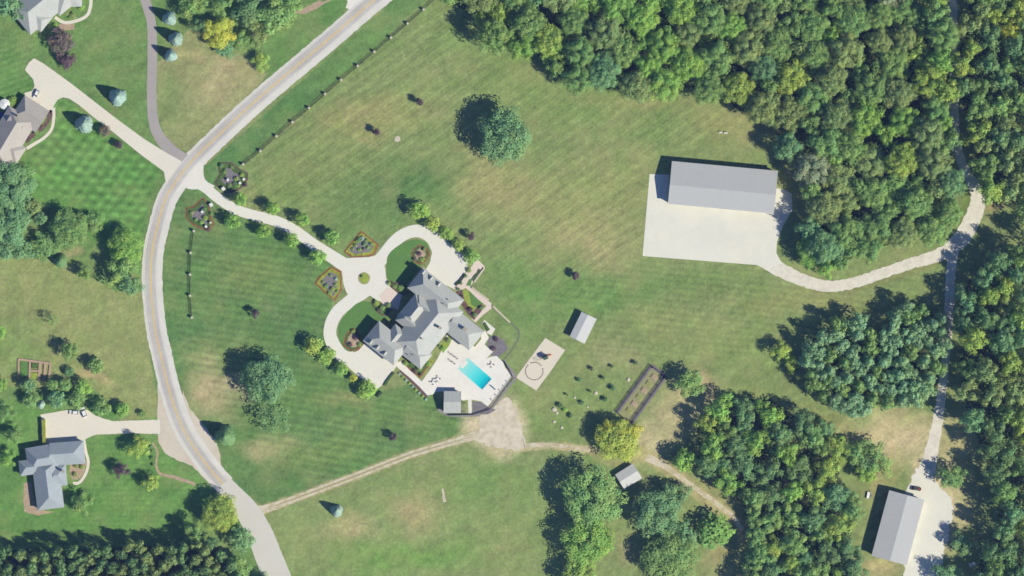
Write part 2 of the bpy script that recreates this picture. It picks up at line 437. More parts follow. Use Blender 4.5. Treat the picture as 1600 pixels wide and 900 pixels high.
    along([(800,700),(870,697),(925,704)], 8, (190, 176, 140), .8)
    along([(925,704),(955,722),(990,720),(1010,712)], 8, (160, 152, 108), .6)
    along([(1000,706),(1050,738),(1100,777),(1150,812),(1162,836)], 12, (178, 164, 122), .8)
    along([(1162,836),(1155,870),(1130,905)], 8, (176, 162, 118), .5)
    along([(1112,842),(1122,880),(1135,905)], 6, (176, 162, 118), .5)
    along([(1330,446),(1400,424),(1470,400)], 14, (140, 138, 88), .5)
    along([(662,14),(533,125),(407,236),(380,257)], 2.2, (84, 98, 78), .75)  # dark grey strip in the ground colour beneath the long iron fence
    along([(303,361),(298,395),(297,429),(297,462),(300,496)], 2.0, (88, 96, 80), .7)  # same dark strip beneath the short iron fence
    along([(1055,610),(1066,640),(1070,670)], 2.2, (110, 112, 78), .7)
    # mowing stripes
    def stripes(poly_, ang, per, amp, seed):
        a = rad(ang); u = (px*math.sin(a) + py*math.cos(a)); u = u + 5*(fbm(px/50, py/50, seed)-.5)
        s = np.tanh(1.3*np.sin(u*2*math.pi/per))*1.15
        msk = inpoly(px, py, poly_)
        nonlocal col
        col = col * (1 + (amp*s*msk*(.6+.8*fbm(px/40, py/40, seed+2)))[..., None])
    W = [(60,160),(100,155),(250,265),(225,345),(220,400),(150,330),(60,290),(40,250),(88,190)]
    stripes(W, -3, 13.5, .055, 51); stripes(W, 52, 15, .06, 53); stripes(W, -40, 17, .05, 54)
    stripes([(-60,80),(60,60),(45,160),(-60,160)], 20, 9, .05, 55)
    LW = [(262,300),(520,400),(520,470),(505,560),(600,610),(740,650),(520,755),(400,700),(290,560),(250,430)]
    stripes(LW, -9, 11, .045, 57)
    N_ = [(330,300),(690,0),(1200,180),(1000,260),(1000,400),(900,470),(740,400),(600,300),(520,380)]
    stripes(N_, 33, 14, .03, 59); stripes(N_, 38, 6.0, .026, 61)
    stripes([(820,470),(1000,405),(1470,420),(1200,560),(900,560)], -6, 10, .03, 63)
    stripes([(140,682),(244,680),(380,830),(100,830)], 0, 8, .02, 65)
    # streaked grass texture at several sizes
    a = rad(-35); u, v = px*math.cos(a) + py*math.sin(a), -px*math.sin(a) + py*math.cos(a)
    g = .20*(fbm(u/30, v/11, 71)-.5) + .14*(fbm(px/7, py/7, 73, 3)-.5) + .14*(vnoise(px/2.4, py/2.4, 75)-.5)
    col = col * (1 + g[..., None])
    pale = np.clip((fbm(px/38 + 7, py/30, 91, 5)-.46)*3.2, 0, 1)[..., None]      # thin, sun-dried grass between the lusher clumps
    isg = (col[..., 1:2] > 118)
    col = np.where(isg, col*(1-.34*pale) + np.array([156, 156, 106.])*.34*pale, col)
    col = col * np.array([1.04, 1.045, 1.04])
    dry = (fbm(px/22, py/22, 81, 5)-.5)*2.0
    col[..., 0] *= 1 + .07*dry; col[..., 1] *= 1 + .01*dry; col[..., 2] *= 1 + .08*dry
    col[..., 0] = np.minimum(col[..., 0], 1.085*col[..., 1])
    return col

def make_ground():
    def axis(lo, hi, step, far):
        fine = np.arange(lo, hi + step/2, step)
        return np.concatenate([[-f for f in far[::-1]], fine, far])
    xs = axis(-262, 262, .6, [290, 340, 450, 700, 1500, 2500, 4000]); ys = axis(-152, 152, .6, [180, 240, 400, 800, 1500, 2500, 4000])
    nx, ny = len(xs), len(ys)
    gx, gy = np.meshgrid(xs, ys)
    co = np.stack([gx.ravel(), gy.ravel(), np.zeros(nx*ny)], 1).astype(np.float32)
    i = np.arange(ny-1)[:, None]*nx + np.arange(nx-1)[None, :]
    f = np.stack([i, i+1, i+nx+1, i+nx], -1).reshape(-1, 4).astype(np.int32)
    me = bpy.data.meshes.new('ground')
    me.vertices.add(len(co)); me.vertices.foreach_set('co', co.ravel())
    me.loops.add(f.size); me.loops.foreach_set('vertex_index', f.ravel())
    me.polygons.add(len(f)); me.polygons.foreach_set('loop_start', np.arange(0, f.size, 4, dtype=np.int32))
    me.polygons.foreach_set('loop_total', np.full(len(f), 4, np.int32))
    me.update()
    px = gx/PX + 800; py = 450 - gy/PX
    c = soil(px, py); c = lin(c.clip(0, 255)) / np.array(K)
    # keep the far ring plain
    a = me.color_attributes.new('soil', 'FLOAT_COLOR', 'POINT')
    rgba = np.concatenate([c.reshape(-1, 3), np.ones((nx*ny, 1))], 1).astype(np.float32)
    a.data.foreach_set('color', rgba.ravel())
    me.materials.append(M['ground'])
    o = link('ground', me); o['kind'] = 'structure'
make_ground()
hz = MB().box(0, 0, -1, 8200, 8200, ALT + 12)
hm = bpy.data.materials.new('haze'); hm.use_nodes = True
hn, hl = hm.node_tree.nodes, hm.node_tree.links
hn.remove(hn['Principled BSDF']); pv_ = hn.new('ShaderNodeVolumePrincipled')
pv_.inputs['Color'].default_value = (.36, .50, 1.0, 1); pv_.inputs['Density'].default_value = HAZE
hl.new(pv_.outputs[0], hn['Material Output'].inputs['Volume'])
tag(hz.build('haze', hm), 'thin pale summer haze over the whole place', 'haze', kind='stuff')

# ------------------------------------------------------------------ roads, drives and paths
ROAD = [(650,-52),(582,2),(510,64),(400,157),(327,225),(295,257),(272,288),(257,315),(244,362),(237,400),(236,450),(242,512),(250,550),(265,612),(287,672),(322,725),(349,757)]
ribbon('road_shoulder', M['shoulder'], [(p[0]+2, p[1]+1, 32) for p in ROAD], .035, jit=1.0, seed=2)
slab('gravel_verge', M['shoulder2'], [(246,600),(246,655),(247,690),(258,708),(275,718),(300,728),(320,748),(345,775),(352,765),(300,690),(270,620)], .028, jit=.8)
slab('gravel_verge', M['shoulder2'], [(285,610),(298,640),(316,662),(336,686),(344,708),(346,728),(320,705),(290,660)], .024, jit=.8)
ribbon('road', M['asphalt'], [(p[0]-1, p[1]-.5, 20) for p in ROAD], .06, jit=.15, seed=4)
def offset_line(pts, d):
    cp = catmull(pts, 8.0); out = []
    for i, p in enumerate(cp):
        q = cp[min(i+1, len(cp)-1)] - cp[max(i-1, 0)]; q = q / np.linalg.norm(q)
        out.append((p[0] - q[1]*d, p[1] + q[0]*d))
    return out
ribbon('road_marking', M['yellow'], offset_line(ROAD, .8), .072, width=.8)
ribbon('road_marking', M['yellow'], offset_line(ROAD, -.8), .072, width=.8)
ribbon('road_marking', M['whiteline'], offset_line([(p[0]-1, p[1]-.5) for p in ROAD], 8.9), .071, width=.9)
ribbon('road_marking', M['whiteline'], offset_line([(p[0]-1, p[1]-.5) for p in ROAD], -8.9), .071, width=.9)
ribbon('road', M['road2'], [(343,750,27),(362,770,30),(385,797,36),(404,830,40),(420,870,42),(434,905,43),(452,950,43)], .052, jit=.4, seed=6)
ribbon('driveway', M['asph2'], [(222,-14,15),(230,10,15),(237,40,14.5),(238,90,15),(237,150,15),(240,190,16),(250,215,17),(270,238,20),(290,252,22)], .045, jit=.4, seed=7)
slab('driveway', M['conc2'], [(53,91),(66,98),(90,115),(112,131),(135,149),(180,184),(225,217),(262,240),(284,252),(270,290),(262,300),(256,268),(222,243),(175,205),(145,182),(122,163),(108,154),(98,152),(90,156),(84,165),(80,177),(60,162),(40,150),(38,145),(50,142),(54,135),(52,124),(39,109),(45,98)], .05)
slab('driveway', M['conc'], [(296,262),(316,256),(318,272),(322,283),(335,292),(300,296),(286,292),(278,300),(272,296)], .048, smooth=True)
ribbon('driveway', M['conc'], [(300,277,26),(320,292,17),(340,309,16),(366,326,16),(395,336,16),(430,345,17),(460,360,17),(490,382,18),(520,402,20),(545,418,22)], .05, jit=.2, seed=8)
slab('driveway', M['conc'], [(528,404),(548,403),(575,402),(590,398),(598,404),(602,420),(604,440),(620,456),(621,478),(608,482),(590,470),(578,462),(566,470),(550,468),(540,455),(536,440),(534,420)], .056, smooth=False, jit=.3)
ribbon('driveway', M['conc'], [(590,412,22),(602,396,20),(618,376,19),(636,364,19),(655,361,20),(672,368,22),(690,385,26)], .053, jit=.15, seed=9)
slab('driveway', M['conc'], [(660,352),(676,357),(700,378),(731,405),(729,422),(716,441),(712,453),(695,445),(664,424),(672,409),(675,394),(669,380)], .058, jit=.2)
ribbon('driveway', M['conc'], [(560,460,22),(545,472,20),(528,487,20),(518,505,20),(516,525,20),(526,546,22),(545,560,26)], .053, jit=.15, seed=10)
slab('driveway', M['conc'], [(530,545),(548,552),(560,548),(570,536),(612,562),(626,566),(620,572),(612,583),(602,597),(588,609),(584,603),(562,590),(540,570),(522,556)], .058, jit=.2)
slab('path', M['paver'], [(592,462),(604,450),(616,446),(628,462),(622,484),(612,480),(598,474)], .075)
slab('driveway', M['conc'], [(541,-20),(575,-20),(570,5),(556,20),(540,12),(543,4)], .03)
slab('barn_pad', M['pad'], [(1015,272),(1046,273),(1046,300),(1208,315),(1212,294),(1226,296),(1237,303),(1238,328),(1224,352),(1214,378),(1213,395),(1222,412),(1200,419),(1182,414),(1004,400)], .05)
ribbon('driveway', M['grav'], [(1190,402,28),(1212,417,24),(1245,434,20),(1290,447,18),(1330,443,17),(1370,430,17),(1420,413,17),(1470,397,20),(1500,375,26),(1518,345,26),(1528,315,24),(1522,290,18),(1510,272,15),(1500,245,14),(1493,215,14),(1490,120,13),(1489,-30,13)], .04, jit=1.8, seed=11)
ribbon('driveway', M['grav'], [(1493,375,16),(1486,420,15),(1483,480,15),(1478,550,14),(1473,600,13),(1468,640,15),(1459,690,19),(1448,735,26),(1440,760,30)], .036, jit=1.6, seed=12)
slab('driveway', M['pad'], [(1432,730),(1455,745),(1470,762),(1488,780),(1489,800),(1482,830),(1472,880),(1455,930),(1415,930),(1412,850),(1425,790),(1412,775)], .045, jit=2.4, step=1.5)
ribbon('path', M['track'], [(398,800,24),(412,796,14),(440,787,11),(480,772,10),(560,742,10),(640,711,10),(700,693,10),(750,678,14),(770,670,20)], .032, jit=.9, seed=13)
ribbon('worn_strip', M['soilstrip'], [(430,790,1.2),(480,772,2.4),(560,742,2.8),(640,711,2.6),(700,693,1.6),(735,683,1)], .042, jit=.5, seed=44)
slab('gravel_yard', M['dirt'], [(746,648),(768,640),(790,620),(803,632),(812,650),(818,680),(822,698),(805,708),(785,700),(765,695),(742,690),(752,665)], .036, jit=4.0, step=1.5)
ribbon('path', M['track'], [(800,700,8),(840,695,7),(880,697,6),(922,703,6)], .03, jit=1.2, seed=14)
ribbon('path', M['track'], [(1010,713,13),(1045,733,9),(1080,758,8),(1115,783,8),(1145,808,8),(1160,828,7)], .03, jit=1.4, seed=15)
slab('driveway', M['conc2'], [(63,648),(90,643),(112,640),(136,640),(150,650),(175,658),(246,656),(250,655),(250,678),(200,677),(150,679),(137,684),(128,690),(66,694)], .04, jit=.5)
ribbon('path', M['conc2'], [(131,686,4.5),(134,705,4.5),(138,722,4.5),(134,740,4.5),(124,754,4.5),(114,755,4.5)], .05)
ribbon('path', M['conc2'], [(84,168,4.5),(84,185,4.5),(80,203,4.5),(68,216,4.5),(55,224,5),(42,232,5)], .056)
ribbon('path', M['conc2'], [(143,-10,5),(141,12,5),(135,25,5),(118,33,5),(100,35,5),(86,27,5)], .05)
ribbon('path', M['mulcht'], [(525,-4,3),(505,5,3),(495,12,3),(475,20,3)], .03)
slab('path', M['mulcht'], [(455,20),(470,15),(500,0),(505,3),(478,22)], .022)

# pool deck and paved terraces
slab('pool_deck', M['deck'], [(668,618),(655,604),(640,590),(622,575),(618,570),(626,564),(640,578),(659,596),(672,578),(682,563),(690,548),(694,530),(702,518),(712,522),(726,533),(742,542),(752,530),(752,520),(758,516),(764,528),(757,538),(764,545),(772,548),(760,560),(768,557),(776,556),(786,566),(790,576),(799,590),(790,602),(778,618),(762,635),(752,627),(735,624),(723,626),(712,616),(693,612),(682,612),(676,616)], .075)
slab('path', M['conc'], [(731,624),(737,624),(737,647),(732,647)], .082)
slab('path', M['paver'], [(744,401),(748,402),(748,407),(758,417),(752,425),(740,440),(735,447),(760,468),(768,474),(768,482),(755,492),(743,504),(736,498),(752,486),(760,478),(740,462),(728,450),(716,456),(708,450),(722,432),(738,415)], .066)
slab('path', M['conc'], [(757,500),(774,514),(768,524),(760,520),(764,514),(753,505)], .07)
slab('turf', M['turf'], [(738,436),(735,447),(728,446),(733,436)], .075)
slab('turf', M['turfy'], [(726,450),(742,464),(757,476),(748,486),(738,492),(728,478),(722,460)], .08)
slab('turf', M['turf'], [(732,453),(744,465),(755,475),(747,482),(736,476)], .09)
slab('turf', M['turf'], [(607,398),(622,384),(640,376),(655,375),(666,380),(672,392),(668,404),(656,417),(640,440),(625,446),(606,436),(604,415)], .07, smooth=True)
slab('turf', M['turf'], [(531,505),(545,486),(560,473),(580,472),(598,480),(605,500),(590,503),(568,530),(558,546),(544,549),(533,538),(529,522)], .07, smooth=True)
slab('turf', M['turfy'], [(689,545),(694,532),(702,524),(706,530),(702,540),(692,552)], .095)
slab('turf', M['turfy'], [(628,564),(640,560),(655,566),(668,562),(678,562),(672,572),(656,592),(645,582)], .088)
slab('play_area', M['sand'], [(852,528),(883,547),(862,578),(838,610),(806,590),(828,560)], .05)
slab('path', M['dirt'], [(782,570),(806,584),(806,592),(796,588),(780,576)], .04, jit=.5)
slab('mulch_bed', M['mulchp'], [(712,455),(722,452),(726,470),(738,488),(752,474),(757,480),(741,500),(732,492),(722,478)], .1, jit=.6, kind='structure')
slab('mulch_bed', M['mulch'], [(762,528),(775,523),(788,533),(794,545),(780,558),(770,560),(762,546)], .06, jit=.6, kind='structure')
slab('mulch_bed', M['mulch'], [(738,627),(752,628),(764,637),(775,640),(762,648),(738,645)], .06, jit=.5, kind='structure')
slab('mulch_bed', M['mulcht'], [(110,722),(132,715),(136,722),(130,742),(122,750),(112,748),(108,735)], .04, jit=.5, kind='structure')
slab('mulch_bed', M['mulcht'], [(37,755),(48,752),(54,785),(70,798),(85,800),(60,806),(38,800),(36,778)], .04, jit=.8, kind='structure')
slab('mulch_bed', M['mulcht'], [(92,38),(116,37),(116,46),(98,48),(80,50)], .03, jit=.8, kind='structure')
ribbon('mulch_bed', M['mulcht'], [(238,692,3),(246,705,3),(244,725,3),(250,740,4),(270,745,5),(292,752,5),(305,757,4)], .03, jit=1.0, seed=22)
ribbon('mulch_bed', M['mulchp'], [(625,578,5),(640,592,5),(655,606,6),(668,620,7)], .06, jit=.5, seed=23)
ribbon('mulch_bed', M['mulchp'], [(80,172,5),(77,184,6),(68,198,6),(52,210,7),(40,222,6)], .05, jit=.6, seed=24)
M['faint'] = mat('faint_worn_grass', (118, 128, 104), ((1.5, .12),))
ribbon('path', M['faint'], [(792,500,3),(806,512,3.5),(811,523,3.5),(804,540,3),(792,556,3),(782,566,3)], .045, jit=.5, seed=25)

# ------------------------------------------------------------------ foliage builders
rng = np.random.default_rng(7)
def leaves_mesh(name, P, Nn, size, tint):
    n = len(P); Nn = Nn / np.linalg.norm(Nn, axis=1, keepdims=True)
    r = rng.normal(size=(n, 3)); U = np.cross(Nn, r); U /= np.linalg.norm(U, axis=1, keepdims=True); V = np.cross(Nn, U)
    s1 = size*rng.uniform(.35, .75, n); s2 = size*rng.uniform(.3, .6, n)
    a, b = U*s1[:, None], V*s2[:, None]
    co = np.stack([P-a-b*.3, P+b-a*.2, P+a+b*.25, P-b+a*.2], 1).reshape(-1, 3).astype(np.float32)
    f = np.arange(4*n, dtype=np.int32)
    me = bpy.data.meshes.new(name)
    me.vertices.add(4*n); me.vertices.foreach_set('co', co.ravel())
    me.loops.add(4*n); me.loops.foreach_set('vertex_index', f)
    me.polygons.add(n); me.polygons.foreach_set('loop_start', np.arange(0, 4*n, 4, dtype=np.int32)); me.polygons.foreach_set('loop_total', np.full(n, 4, np.int32))
    me.update()
    at = me.color_attributes.new('tint', 'FLOAT_COLOR', 'POINT')
    c = np.repeat(np.concatenate([tint, np.ones((n, 1))], 1), 4, 0).astype(np.float32)
    at.data.foreach_set('color', c.ravel()); me.materials.append(M['leaf'])
    return me

def broad_crown(name, leaf, nl, dens, flat=.75, ragged=.22, lobe=(.22, .38), fill=1.0, core=(.5, .68)):
    """unit crown: radius 1, z 0..1 is crown depth scaled later"""
    ph = rng.uniform(0, 6.28, 5); am = rng.uniform(.3, 1, 5)
    P, N_, T = [], [], []
    for k in range(nl):
        u = rng.uniform(0, 1); az = rng.uniform(0, 6.283)
        el = math.asin(min(1, rng.uniform(-.15, 1.0)))
        out = 1 + ragged*sum(am[j]*math.sin((j+2)*az + ph[j]) for j in range(5))/2.0
        q = rng.uniform(.5, .84)
        lr = rng.uniform(*lobe)
        c = np.array([math.cos(az)*math.cos(el)*(out*q), math.sin(az)*math.cos(el)*(out*q), math.sin(el)*q*flat])
        m = int(dens*lr*lr/(leaf*leaf)) + 3
        d = rng.normal(size=(m, 3)); d /= np.linalg.norm(d, axis=1, keepdims=True)
        d[:, 2] = np.where(d[:, 2] < -.35, -d[:, 2], d[:, 2])
        rr = lr*rng.uniform(.72, 1.08, m)*(1 + .18*np.sin(7*d[:, 0]+k)*np.sin(6*d[:, 1]+2*k))
        P.append(c + d*rr[:, None]*np.array([1, 1, .85]))
        N_.append(d + rng.normal(scale=.22, size=(m, 3)) + np.array([0, 0, .55]))
        h = rng.uniform(.88, 1.12); wy = rng.uniform(-.12, .12)
        v = h*rng.uniform(.78, 1.22, m)
        T.append(np.stack([v*(1+wy), v, v*(1-wy*.5)], 1))
    m = int(3.2*fill/(leaf*leaf)*.5)          # inner boughs that close the crown
    d = rng.normal(size=(m, 3)); d /= np.linalg.norm(d, axis=1, keepdims=True); d[:, 2] = abs(d[:, 2])*1.0 - .12
    az = np.arctan2(d[:, 1], d[:, 0]); o_ = 1 + ragged*sum(am[j]*np.sin((j+2)*az + ph[j]) for j in range(5))/2.0
    q_ = rng.uniform(*core, m)*o_
    P.append(d*q_[:, None]*np.array([1, 1, flat])); N_.append(d + rng.normal(scale=.3, size=(m, 3)) + np.array([0, 0, .4])); T.append(np.full((m, 3), .85)*rng.uniform(.8, 1.1, (m, 1)))
    P = np.concatenate(P); P[:, 2] = (P[:, 2] + .18)
    return leaves_mesh(name, P, np.concatenate(N_), leaf, np.concatenate(T))

def cone_crown(name, leaf, n, tiers, power=.9, rag=.12):
    """unit cone: base radius 1 at z=0, tip at z=1 with drooping tiers"""
    t = 1 - np.sqrt(rng.uniform(0, 1, n)); t = np.clip(t*1.02, 0, .995)
    az = rng.uniform(0, 6.283, n); ph = rng.uniform(0, 6.28)
    sp = 1 + rag*np.sin(az*7 + ph + 9*t) + .10*np.sin(az*3 + ph*2)
    tier = (t*tiers) % 1.0
    r = (1-t)**power * (1 - .16*tier) * sp * rng.uniform(.72, 1.0, n) + .01
    P = np.stack([np.cos(az)*r, np.sin(az)*r, t], 1)
    N_ = np.stack([np.cos(az), np.sin(az), np.full(n, 2.0)], 1) + rng.normal(scale=.22, size=(n, 3))
    v = rng.uniform(.8, 1.2, n)*(1 - .15*tier)
    return leaves_mesh(name, P, N_, leaf, np.stack([v, v, v], 1))

CR = {
 'large': [broad_crown('crown', .055, 70, 6.5, lobe=(.15, .27), ragged=.15, core=(.5, .72)) for _ in range(4)],
 'mid':   [broad_crown('crown', .095, 32, 6.5, lobe=(.18, .34), ragged=.32, core=(.35, .55)) for _ in range(7)],
 'small': [broad_crown('crown', .16, 20, 6.0, lobe=(.28, .48), ragged=.12, core=(.55, .85)) for _ in range(5)],
 'sparse': [broad_crown('crown', .07, 60, 1.4, lobe=(.12, .24), fill=.15) for _ in range(2)],
 'round': [broad_crown('crown', .17, 18, 5.5, lobe=(.32, .5), ragged=.05, flat=1.0, core=(.6, .85)) for _ in range(3)],
 'spruce': [cone_crown('crown', .17, 2400, 11, power=.62, rag=.05) for _ in range(4)],
 'pine': [broad_crown('crown', .15, 20, 6.5, lobe=(.26, .42), ragged=.22, flat=1.0, core=(.5, .8)) for _ in range(6)],
}
def trunk_mesh(seed):
    r = random.Random(seed); mb = MB()
    mb.cyl(0, 0, 0, .075, .35, 8, .05); mb.cyl(.0, 0, .35, .05, .4, 7, .02)
    for k in range(6):
        a = k*1.05 + r.random(); z = .3 + .07*k; e = .35 + .25*r.random()
        mb.rod((0, 0, z), (math.cos(a)*e, math.sin(a)*e, z + .25), .022, 5)
    me = bpy.data.meshes.new('trunk'); me.from_pydata(mb.v, [], mb.f); me.update(); me.materials.append(M['bark'])
    return me
TR = [trunk_mesh(k) for k in range(3)]

FOL = dict(mid=(.240, .385, .105), dark=(.180, .305, .105), yel=(.350, .470, .090), blue=(.205, .365, .140), olive=(.275, .365, .115), pine=(.270, .440, .195),
           bright=(.280, .470, .090), spruce=(.42, .57, .45), purple=(.17, .11, .115), gold=(.58, .62, .09), brown=(.26, .21, .12), plum=(.20, .155, .12), grey=(.33, .39, .20))
FOL = {k: (v if k in ('purple', 'plum', 'brown', 'spruce', 'gold') else tuple(min(.6, c*1.1) for c in v)) for k, v in FOL.items()}
RT = random.Random(11)
def tree(name, px, py, rpx, h, shape, colr, label, cat='tree', group=None, jitter=.08, base_h=None, swell=1.0):
    R = rpx*PX
    root = empty(name, px, py, label, cat, group)
    ms = CR[shape]; me = ms[RT.randrange(len(ms))]
    c = link('crown', me, root)
    c0 = FOL[colr] if isinstance(colr, str) else colr
    k = 1 + RT.uniform(-jitter, jitter); t = RT.uniform(-jitter, jitter)*.6
    c.color = (c0[0]*k*(1+t), c0[1]*k, c0[2]*k*(1-t), 1)
    c.rotation_euler = (0, 0, RT.uniform(0, 6.283))
    if shape == 'spruce':
        c.scale = (R, R, h*.93); c.location = (0, 0, h*.07)
    else:
        bh = h*.28 if base_h is None else base_h
        # unit crown spans z from about -.05 to 1.1
        zs = (h - bh) / (1.12 if shape not in ('round', 'pine') else 1.4)
        R2 = R*swell; c.scale = (R2, R2, zs); c.location = (0, 0, bh + .02*zs)
    tk = link('trunk', TR[RT.randrange(3)], root)
    tr = max(.5, min(R, 7)*.55); tk.scale = (tr if shape != 'spruce' else tr*.6, tr if shape != 'spruce' else tr*.6, h*.8)
    return root

# ------------------------------------------------------------------ woods: every crown is a tree of its own
ORD = ['first','second','third','fourth','fifth','sixth','seventh','eighth','ninth','tenth','eleventh','twelfth','thirteenth','fourteenth','fifteenth','sixteenth','seventeenth','eighteenth','nineteenth','twentieth',
       'twenty-first','twenty-second','twenty-third','twenty-fourth','twenty-fifth','twenty-sixth','twenty-seventh','twenty-eighth','twenty-ninth','thirtieth']
def pack(poly, rmin, rmax, seed, tight=.80, tries=9000, edge=0.0):
    r = random.Random(seed); pts = []
    xs = [p[0] for p in poly]; ys = [p[1] for p in poly]
    def ok(x, y):
        return bool(inpoly(np.array([x]), np.array([y]), poly)[0])
    for t in range(tries):
        rr = rmax - (rmax-rmin)*min(1, t/(tries*.5))**.7*r.uniform(.5, 1)
        x, y = r.uniform(min(xs), max(xs)), r.uniform(min(ys), max(ys))
        if x < -16 or x > 1616 or y < -16 or y > 916: continue
        if not ok(x, y): continue
        if all((x-a)**2 + (y-b)**2 > (tight*(rr+c))**2 for a, b, c in pts):
            pts.append((x, y, rr))
    return pts
CNAME = dict(mid='mid green', dark='dark green', yel='yellow green', blue='bluish green', olive='olive', bright='bright green', gold='golden', brown='brownish', pine='grey green', grey='pale grey')
def plant(pts, name, shape_of, col_of, h_of, zone_of, group, kindword, sw=1.26):
    cells = {}
    for x, y, r in pts: cells.setdefault(zone_of(x, y), []).append((x, y, r))
    for z, l in cells.items():
        l.sort()
        for i, (x, y, r) in enumerate(l):
            c = col_of(x, y); f = 'from the left'
            n = i
            if i >= len(l)/2: n = len(l)-1-i; f = 'from the right'
            if len(l) > 2 and n == 0: lab = f"{CNAME[c]} {kindword} {'leftmost' if i == 0 else 'rightmost'} {z}"
            else: lab = f"{CNAME[c]} {kindword}, {ORD[n]} {f} {z}"
            tree(name, x, y, r, h_of(x, y, r), shape_of(r), c, lab, 'tree', group, swell=sw)
def pick(seed, weights):
    rr = random.Random(seed)
    ks, ws = zip(*weights)
    def f(x, y):
        b = (mnoise.noise(Vector((x*.016, y*.016, seed))) + 1)/2 + rr.uniform(-.28, .28)
        b = min(.999, max(0, (b-.5)*1.5 + .5))*sum(ws); 
        for k, w_ in zip(ks, ws):
            if b < w_: return k
            b -= w_
        return ks[-1]
    return f
def band(v, cuts, names):
    for c, n in zip(cuts, names):
        if v < c: return n
    return names[-1]
def zN(x, y):
    a = band(y, (36, 75, 115, 165, 225, 290, 350, 999), ('along the top edge', 'in row two', 'in row three', 'in row four', 'level with the field corner', 'level with the barn roof', 'level with the barn pad', 'above the curved drive'))
    b = band(x, (860, 990, 1110, 1230, 1370, 9999), ('of the west tip', 'above the lone tree', 'behind the meadow', 'north of the barn', 'of the wood middle', 'by the shaded lane'))
    return a + ' ' + b
def zE(x, y): return band(y, (60, 120, 180, 240, 999), ('in the top corner east of the lane', 'east of the lane, second row', 'east of the lane, third row', 'east of the lane, fourth row', 'just above the lane bend')) 
def zS(x, y): return band(y, (450, 500, 550, 600, 650, 700, 750, 800, 850, 999), tuple('in the right-hand wood ' + s for s in ('below the lane bend', 'level with the pine tops', 'beside the upper pines', 'beside the middle pines', 'beside the lower pines', 'by the pale clearing', 'above the metal building', 'level with the metal building', 'by the building\'s lower end', 'in the bottom corner')))
def z4(x, y): return band(y, (660, 700, 740, 780, 820, 860, 999), tuple('in the south wood ' + s for s in ('along its top', 'second row down', 'third row down', 'level with the small path', 'by the track end', 'second row up', 'along the bottom edge')))
def shp(r): return 'large' if r > 19 else 'mid' if r > 12 else 'small'
W1 = [('blue', .8), ('mid', 2.2), ('grey', .25), ('olive', 1.6), ('mid', 1.4), ('bright', 1.6), ('yel', .8)]
n1 = pack(F1, 10, 25, 5, .84)
plant(n1, 'woodland_tree', shp, pick(3, W1), lambda x, y, r: 11 + r*.45 + (mnoise.noise(Vector((x*.03, y*.03, 2)))*7) + RT.uniform(-3, 3.0) + (4 if x > 1440 else 0), zN, 'trees of the north wood', 'tree')
n2 = pack(F2, 11, 19, 6, .84, 3000)
plant(n2, 'woodland_tree', shp, pick(4, [('dark', 1.5), ('mid', 2), ('olive', 1), ('gold', .25), ('yel', 1.2)]), lambda x, y, r: 16 + r*.4 + RT.uniform(-2.5, 3), zE, 'trees east of the lane', 'tree')
n3 = pack(F3, 11, 18, 7, .88, 4000)
plant(n3, 'woodland_tree', shp, pick(5, [('dark', 2), ('blue', 1.2), ('mid', 2), ('olive', 1), ('yel', .4)]), lambda x, y, r: 16 + r*.45 + RT.uniform(-5, 4) + (3 if x < 1530 and y < 640 else 0), zS, 'trees of the right-hand wood', 'tree')
n4 = pack(F4, 11, 19, 8, .86, 3500)
plant(n4, 'woodland_tree', shp, pick(6, [('blue', 1), ('dark', 1), ('mid', 2), ('bright', .8), ('yel', .9)]), lambda x, y, r: 9 + r*.45 + mnoise.noise(Vector((x*.04, y*.04, 7)))*4 + RT.uniform(-3, 3), z4, 'trees of the south wood', 'tree')
np_ = pack(PINES, 8, 10.5, 9, .84, 4000)
plant(np_, 'pine_tree', lambda r: 'pine', lambda x, y: 'pine' if RT.random() < .8 else 'mid', lambda x, y, r: 17 + RT.uniform(-2, 2),
      lambda x, y: band(y, (510, 535, 560, 585, 610, 999), tuple('in the square pine stand ' + s for s in ('top row', 'second row', 'third row', 'fourth row', 'fifth row', 'bottom row'))), 'pines of the square stand', 'pine', 1.42)
npl = pack(PLANT, 7.5, 9.5, 10, .84, 4000)
plant(npl, 'pine_tree', lambda r: 'pine', lambda x, y: 'olive' if RT.random() < .45 else 'dark', lambda x, y, r: 19 + RT.uniform(-2.5, 2),
      lambda x, y: band(y, (880, 895, 999), ('back row', 'second row', 'bottom row')) + ' of the lower-left pines ' + band(x, (95, 190, 285, 999), ('by the corner', 'below the house', 'below the lawn', 'near the road')), 'pines of the lower left plantation', 'pine', 1.25)
print('TREES', len(n1), len(n2), len(n3), len(n4), len(np_), len(npl))

